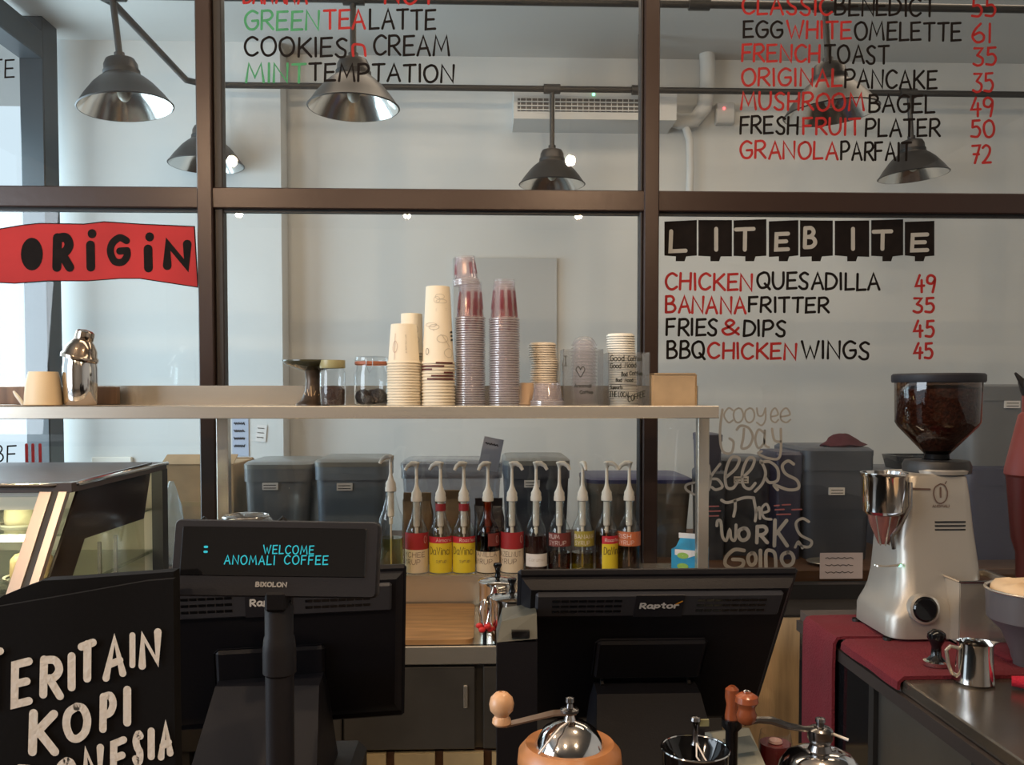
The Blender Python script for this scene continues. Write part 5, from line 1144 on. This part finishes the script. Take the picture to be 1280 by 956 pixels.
# red towels
tow = mat('red_towel', (0.135, 0.007, 0.016), 0.95, bump=0.5, bscale=220, var=0.15, vscale=12)
def drape(name, label, pts, w0, w1, axisY, th=.006):
    """strip following pts (x,z) from its hanging end over the edge; between y = w0 and w1"""
    t = thing(name, label, 'towel', (pts[-1][0], (w0 + w1) / 2, pts[-1][1]))
    m = MB(); n = len(pts); ny = 9
    for s in (0, 1):
        pass
    vs_ = []; fs_ = []
    for s in (0, 1):
        for i, (x, z) in enumerate(pts):
            for j in range(ny + 1):
                y = w0 + (w1 - w0) * j / ny; wob = .002 * math.sin(j * 1.1 + i * .5)
                if i == 0: nx, nz = -1, 0
                d = Vector((pts[min(i + 1, n - 1)][0] - pts[max(i - 1, 0)][0], pts[min(i + 1, n - 1)][1] - pts[max(i - 1, 0)][1])).normalized()
                vs_.append((x - d.y * th * s - (wob if s else 0) * d.y - t.location.x, y - t.location.y, z + d.x * th * s + (wob if s else 0) * d.x - t.location.z))
    a = n * (ny + 1)
    for s in (0, 1):
        for i in range(n - 1):
            for j in range(ny):
                b = s * a + i * (ny + 1) + j; fs_.append((b, b + 1, b + ny + 2, b + ny + 1))
    for i in range(n - 1):
        for j in (0, ny): b = i * (ny + 1) + j; fs_.append((b, b + ny + 1, a + b + ny + 1, a + b))
    for j in range(ny):
        for i in (0, n - 1): b = i * (ny + 1) + j; fs_.append((b, b + 1, a + b + 1, a + b))
    m.add(vs_, fs_); m.obj('towel_cloth', tow, t, True); return t
zq = ZE - .002
drape('red_towel', 'dark red towel hanging down the side of the espresso station, under the grinder', [(Xs - .006, .45), (Xs - .008, .70), (Xs - .009, .90), (Xs - .007, zq - .01), (Xs - .001, zq), (Xs + .012, zq + .001), (Xs + .10, zq + .001), (Xs + .34, zq + .001)], 2.02, 2.22, 0)
drape('red_towel', 'red towel spread flat in front of the grinder base', [(XL - .008, ZE - .02), (XL - .007, ZE - .006), (XL + .001, ZE + .0005), (XL + .05, ZE + .0005), (XL + .18, ZE + .0005), (XL + .30, ZE + .0005)], Yc - .01, 2.005, 0)
t = thing('folded_towel', 'folded red towel behind the milk pitcher at the right edge', 'towel', (P(1275, 840, 1.86).x + .02, 1.86, ZE))
MB().loft([rrect(0, 0, .075, .05, 0), rrect(0, 0, .08, .055, .012), rrect(0, 0, .07, .05, .02)]).obj('towel_cloth', tow, t, True)
t = thing('rolled_towel', 'red rolled cloth on the steel deck at the right edge', 'towel', (P(1290, 870, 1.66).x + .02, 1.64, ZE))
MB().tube([(-.055, .03, .014), (-.02, .01, .015), (.03, -.02, .015), (.09, -.06, .014)], [.010, .015, .015, .013], 12).obj('towel_cloth', mat('bright_red_towel', (0.42, 0.01, 0.03), 0.95, bump=.4, bscale=200), t, True)
# espresso grinder (features on its front are measured at the front face, the hopper at its axis)
Y = 2.10; k = S(2.0); gx = XX(1160, 2.0, 1.1); zb = ZE + .008
t = thing('espresso_grinder', 'large silver espresso grinder with bean-filled hopper', 'coffee grinder', (gx, Y, zb))
zo = ZZ(798, Y - .09) - zb
def gz(py): return (798 - py) * k
def gX(px): return (px - 1160) * k
body = mat('silver_paint', (0.40, 0.375, 0.34), 0.38, 0.55, bump=.02, bscale=300)
rings = []
for py, a, b, d0, d1 in ((798,1110,1219,-.125,.085),(796,1106,1222,-.13,.09),(772,1106,1226,-.13,.09),(764,1110,1229,-.128,.09),(755,1116,1232,-.123,.09),(744,1121,1234,-.117,.09),(725,1125,1234,-.106,.088),(700,1127,1233,-.096,.085),(660,1129,1229,-.085,.08),(620,1133,1225,-.08,.075),(594,1136,1221,-.076,.072),(590,1140,1217,-.07,.068)):
    rings.append(rrect(gX((a + b) / 2), (d0 + d1) / 2, gX(b) / 2 - gX(a) / 2, (d1 - d0) / 2, gz(py), r=.35))
MB().loft(rings).obj('body', body, t, 50)
for sx in (-1, 1):
    for sy in (-.11, .06): MB().lathe([(.010, -.0075), (.010, .004)], 12, Matrix.Translation((gX(1155) + sx * .09, sy, 0)), cap0=True).obj('foot', blackst, t)
hc = (XX(1171, Y, 1.4) - gx, 0); front_k, front_gz = k, gz; k = S(Y)
def gz(py): return ZZ(py, Y, 1171) - zb
TH = Matrix.Translation((hc[0], 0, 0))
MB().lathe([(40 * k, gz(590)), (41 * k, gz(582)), (38 * k, gz(575)), (18 * k, gz(574))], 36, TH).obj('collar', blackst, t, True)
MB().lathe([(33 * k, gz(589)), (34 * k, gz(585)), (32 * k, gz(583)), (20 * k, gz(583))], 36, Matrix.Translation((hc[0] - .004, -.02, -.002))).obj('dial_ring', mat('pale_ring', (0.45, 0.43, 0.40), 0.3, .6), t, True)
MB().lathe([(15 * k, gz(582)), (15 * k, gz(566)), (17 * k, gz(563))], 28, TH).obj('hopper_neck', gloss, t, True)
hop = clear('smoked_hopper', (0.42, 0.32, 0.27), 0.07, 0.02)
MB().lathe([(15 * k, gz(567)), (47 * k, gz(533)), (50.5 * k, gz(527)), (51.5 * k, gz(478))], 44, TH).obj('hopper', hop, t, True)
MB().lathe([(.001, gz(565)), (13 * k, gz(565)), (45 * k, gz(532)), (48.5 * k, gz(526)), (49.5 * k, gz(486)), (30 * k, gz(482)), (.001, gz(481))], 40, TH).obj('coffee_beans', mat('hopper_beans', (0.12, 0.042, 0.022), 0.45, bump=1.0, bscale=130, var=0.7, vscale=110), t, True, kind='stuff')
MB().lathe([(54 * k, gz(478)), (55 * k, gz(476)), (55 * k, gz(469)), (53 * k, gz(467)), (.001, gz(466))], 44, TH).obj('hopper_lid', blackp2, t, True)
k, gz = front_k, front_gz
TD = Matrix.Translation((gX(1111), -.06, 0))
MB().lathe([(.001, gz(642)), (22 * k, gz(642)), (26 * k, gz(638)), (28 * k, gz(594)), (29.5 * k, gz(592)), (29.5 * k, gz(588)), (27 * k, gz(588)), (26 * k, gz(592)), (.001, gz(594))], 36, TD).obj('doser', chrome, t, True)
MB().lathe([(20 * k, gz(642)), (17 * k, gz(655)), (6 * k, gz(681))], 28, TD).obj('doser_cone', mat('doser_cone', (0.30, 0.12, 0.10), 0.25, .5), t, True)
for a in (-140, -90, -40): MB().tube([(20 * k * math.cos(R(a)), 20 * k * math.sin(R(a)), gz(643)), (7 * k * math.cos(R(a)), 7 * k * math.sin(R(a)), gz(682))], .0022, 6, TD).obj('cone_rib', steel, t)
MB().tube([(gX(1139), -.085, gz(600)), (gX(1135), -.10, gz(630)), (gX(1124), -.10, gz(652)), (gX(1112), -.10, gz(668)), (gX(1115), -.10, gz(684))], .005, 8).obj('doser_lever', darkchr, t, True)
for dy in (0, .012): MB().tube([(gX(1128), -.09, gz(706) + dy * .2), (gX(1100), -.12, gz(704)), (gX(1083), -.13 - dy, gz(701))], .0022, 6).obj('portafilter_fork', steel, t, True)
TK = Matrix.Translation((gX(1146), -.134, gz(757))) @ Matrix.Rotation(R(84), 4, 'X')
MB().lathe([(19 * k, -.035), (19 * k, .004), (16 * k, .006), (16 * k, -.001)], 32, TK).obj('knob_ring', body, t, True)
MB().lathe([(15 * k, -.002), (15 * k, .006), (13.5 * k, .009), (.001, .009)], 32, TK).obj('dial_knob', gloss, t, True)
fb = lambda v, off=0.0: ((v.x - 1160) * k, -.0818 - (v.y - 620) * .000125 - off, gz(v.y))
v3 = MB()
for py in (651, 656, 661): v3.box(gX(1172), gX(1212), -.0862, -.078, gz(py + 1), gz(py - 1))
v3.obj('vent_slots', gloss, t)
q = flat(MB()); ribbon(q, smooth_pts(G['O'][1][0]) and [Vector((1171 + p.x * 18, 602 + p.y * 25)) for p in smooth_pts(G['O'][1][0])], 1.6, fb); ribbon(q, [Vector((1180, 607)), Vector((1180, 619))], 2.2, fb); ribbon(q, [Vector((1186, 602)), Vector((1188, 599))], 1.2, fb)
word(q, 'ANOMALI', 1169, 1191, 629, 632, .7, fb); ribbon(q, [Vector((1141, 608)), Vector((1166, 609))], 2.5, fb); q.obj('emblem', mat('emblem_brown', (0.10, 0.06, 0.05), 0.6), t)
MB().sphere((gX(1125), -.093, gz(706)), .004).obj('green_light', emi('green_led', (0.2, 1, 0.5), 4), t)
# tamper
p = YZ(1170, 831, ZE + .007); k2 = S(p.y)
t = thing('coffee_tamper', 'black-handled coffee tamper standing on the red towel', 'tamper', (p.x, p.y, ZE + .0075))
MB().lathe([(.001, 0), (15.5 * k2, 0), (15.5 * k2, 5 * k2), (10 * k2, 7 * k2)], 28).obj('steel_base', chrome, t, True)
MB().lathe([(12 * k2, 6 * k2), (6.5 * k2, 12 * k2), (6 * k2, 24 * k2), (8.5 * k2, 29 * k2), (11.5 * k2, 35 * k2), (11 * k2, 41 * k2), (6 * k2, 45 * k2), (.001, 45.5 * k2)], 28).obj('handle', gloss, t, True)
# milk pitcher
p = YZ(1225, 858, ZE); k2 = S(p.y)
t = thing('milk_pitcher', 'small steel milk pitcher on the steel deck', 'pitcher', (p.x, p.y + .02, ZE), (0, 0, 0))
rings = []
for z, r, sp in ((0, 21, 0), (3, 24.5, 0), (20, 23, 0), (40, 21.5, 1), (50, 21.5, 5), (54, 22, 11)):
    rings.append([((r + (sp if abs(a) < 1 else (sp * .4 if abs(a) < 2 or a == 31 else 0))) * k2 * math.cos(a * math.pi / 16) if True else 0, r * k2 * math.sin(a * math.pi / 16), z * k2) for a in range(32)])
MB().loft(rings, caps=False).add([(0, 0, .001)], []).obj('pitcher_body', chrome, t, True)
MB().lathe([(.001, .002), (22 * k2, .002)], 28).obj('pitcher_floor', chrome, t, True)
MB().tube([(-20 * k2, 0, 46 * k2), (-33 * k2, 0, 49 * k2), (-38 * k2, 0, 44 * k2), (-35 * k2, 0, 26 * k2), (-30 * k2, 0, 14 * k2), (-23 * k2, 0, 10 * k2)], .0038, 8).obj('handle', steel, t, True)
# steel knock box
t = thing('knock_box', 'rectangular steel box of used coffee grounds right of the grinder', 'box', (XX(1222, 1.98, 1), 1.99, ZE + .0075), (0, 0, R(0)))
k2 = S(1.95); hk = 82 * k2
kb = MB(); x0, x1 = -40 * k2, 30 * k2
kb.box(x0, x1, -.062, -.058, 0, hk); kb.box(x0, x1, .058, .062, 0, hk); kb.box(x0, x0 + .004, -.06, .06, 0, hk); kb.box(x1 - .004, x1, -.06, .06, 0, hk); kb.box(x0, x1, -.06, .06, 0, .004)
kb.obj('box_walls', steel, t); MB().box(x0 + .004, x1 - .004, -.058, .058, hk - .03, hk - .012).obj('coffee_grounds', bm_, t, kind='stuff')
MB().tube([(x0 - .002, -.063, hk), (x1 + .002, -.063, hk), (x1 + .002, .063, hk), (x0 - .002, .063, hk), (x0 - .002, -.063, hk)], .003, 6).obj('rim', chrome, t, True)
# grey tub
t = thing('grey_tub', 'grey round tub lined with crumpled beige paper at the right edge', 'tub', (XX(1292, 1.80, 1), 1.80, ZE)); k2 = S(1.8)
zt_ = ZZ(745, 1.78) - ZE
tubm = mat('grey_enamel', (0.085, 0.075, 0.08), 0.4)
MB().lathe([(.001, .0), (24 * k2, .0), (27 * k2, .03), (38 * k2, zt_ * .45), (55 * k2, zt_ * .62), (57 * k2, zt_), (54 * k2, zt_), (50 * k2, zt_ * .8), (.001, zt_ * .75)], 36).obj('tub_body', tubm, t, True)
MB().tube([(57 * k2 * math.cos(a * math.pi / 18), 57 * k2 * math.sin(a * math.pi / 18), zt_) for a in range(37)], .003, 6).obj('rim', steel, t, True)
rings = [[(r * k2 * math.cos(a * .3927), r * k2 * math.sin(a * .3927), z + .006 * math.sin(a * 2.3)) for a in range(16)] for r, z in ((52, zt_ - .004), (46, zt_ + .008), (30, zt_ + .014), (8, zt_ + .01))]
MB().loft(rings).obj('paper_liner', mat('beige_paper', (0.62, 0.45, 0.28), 0.9), t, True)
# red jug
t = thing('red_jug', 'tall red plastic jug with black spout at the right edge', 'jug', (XX(1293, 2.25, 1.2), 2.24, ZE - .002)); k2 = S(2.2)
def jz(py): return ZZ(py, 2.2) - ZE + .002
MB().lathe([(.001, 0), (22 * k2, 0), (24 * k2, jz(700)), (30 * k2, jz(680)), (36 * k2, jz(610)), (37 * k2, jz(600))], 36).obj('lower_body', mat('dark_red_plastic', (0.10, 0.012, 0.010), 0.4), t, True)
MB().lathe([(37 * k2, jz(600)), (39.5 * k2, jz(597)), (39 * k2, jz(590)), (24 * k2, jz(520)), (20 * k2, jz(516)), (20 * k2, jz(490))], 36, cap1=True).obj('upper_body', mat('pinkish_red_plastic', (0.22, 0.040, 0.035), 0.45), t, True)
MB().lathe([(20 * k2, jz(495)), (22 * k2, jz(490)), (25 * k2, jz(478)), (24 * k2, jz(472))], 28, cap1=True).obj('black_rim', blackst, t, True)
MB().tube([(-20 * k2, 0, jz(482)), (-27 * k2, 0, jz(472)), (-33 * k2, 0, jz(465))], [.010, .007, .003], 8).obj('spout', blackst, t, True)
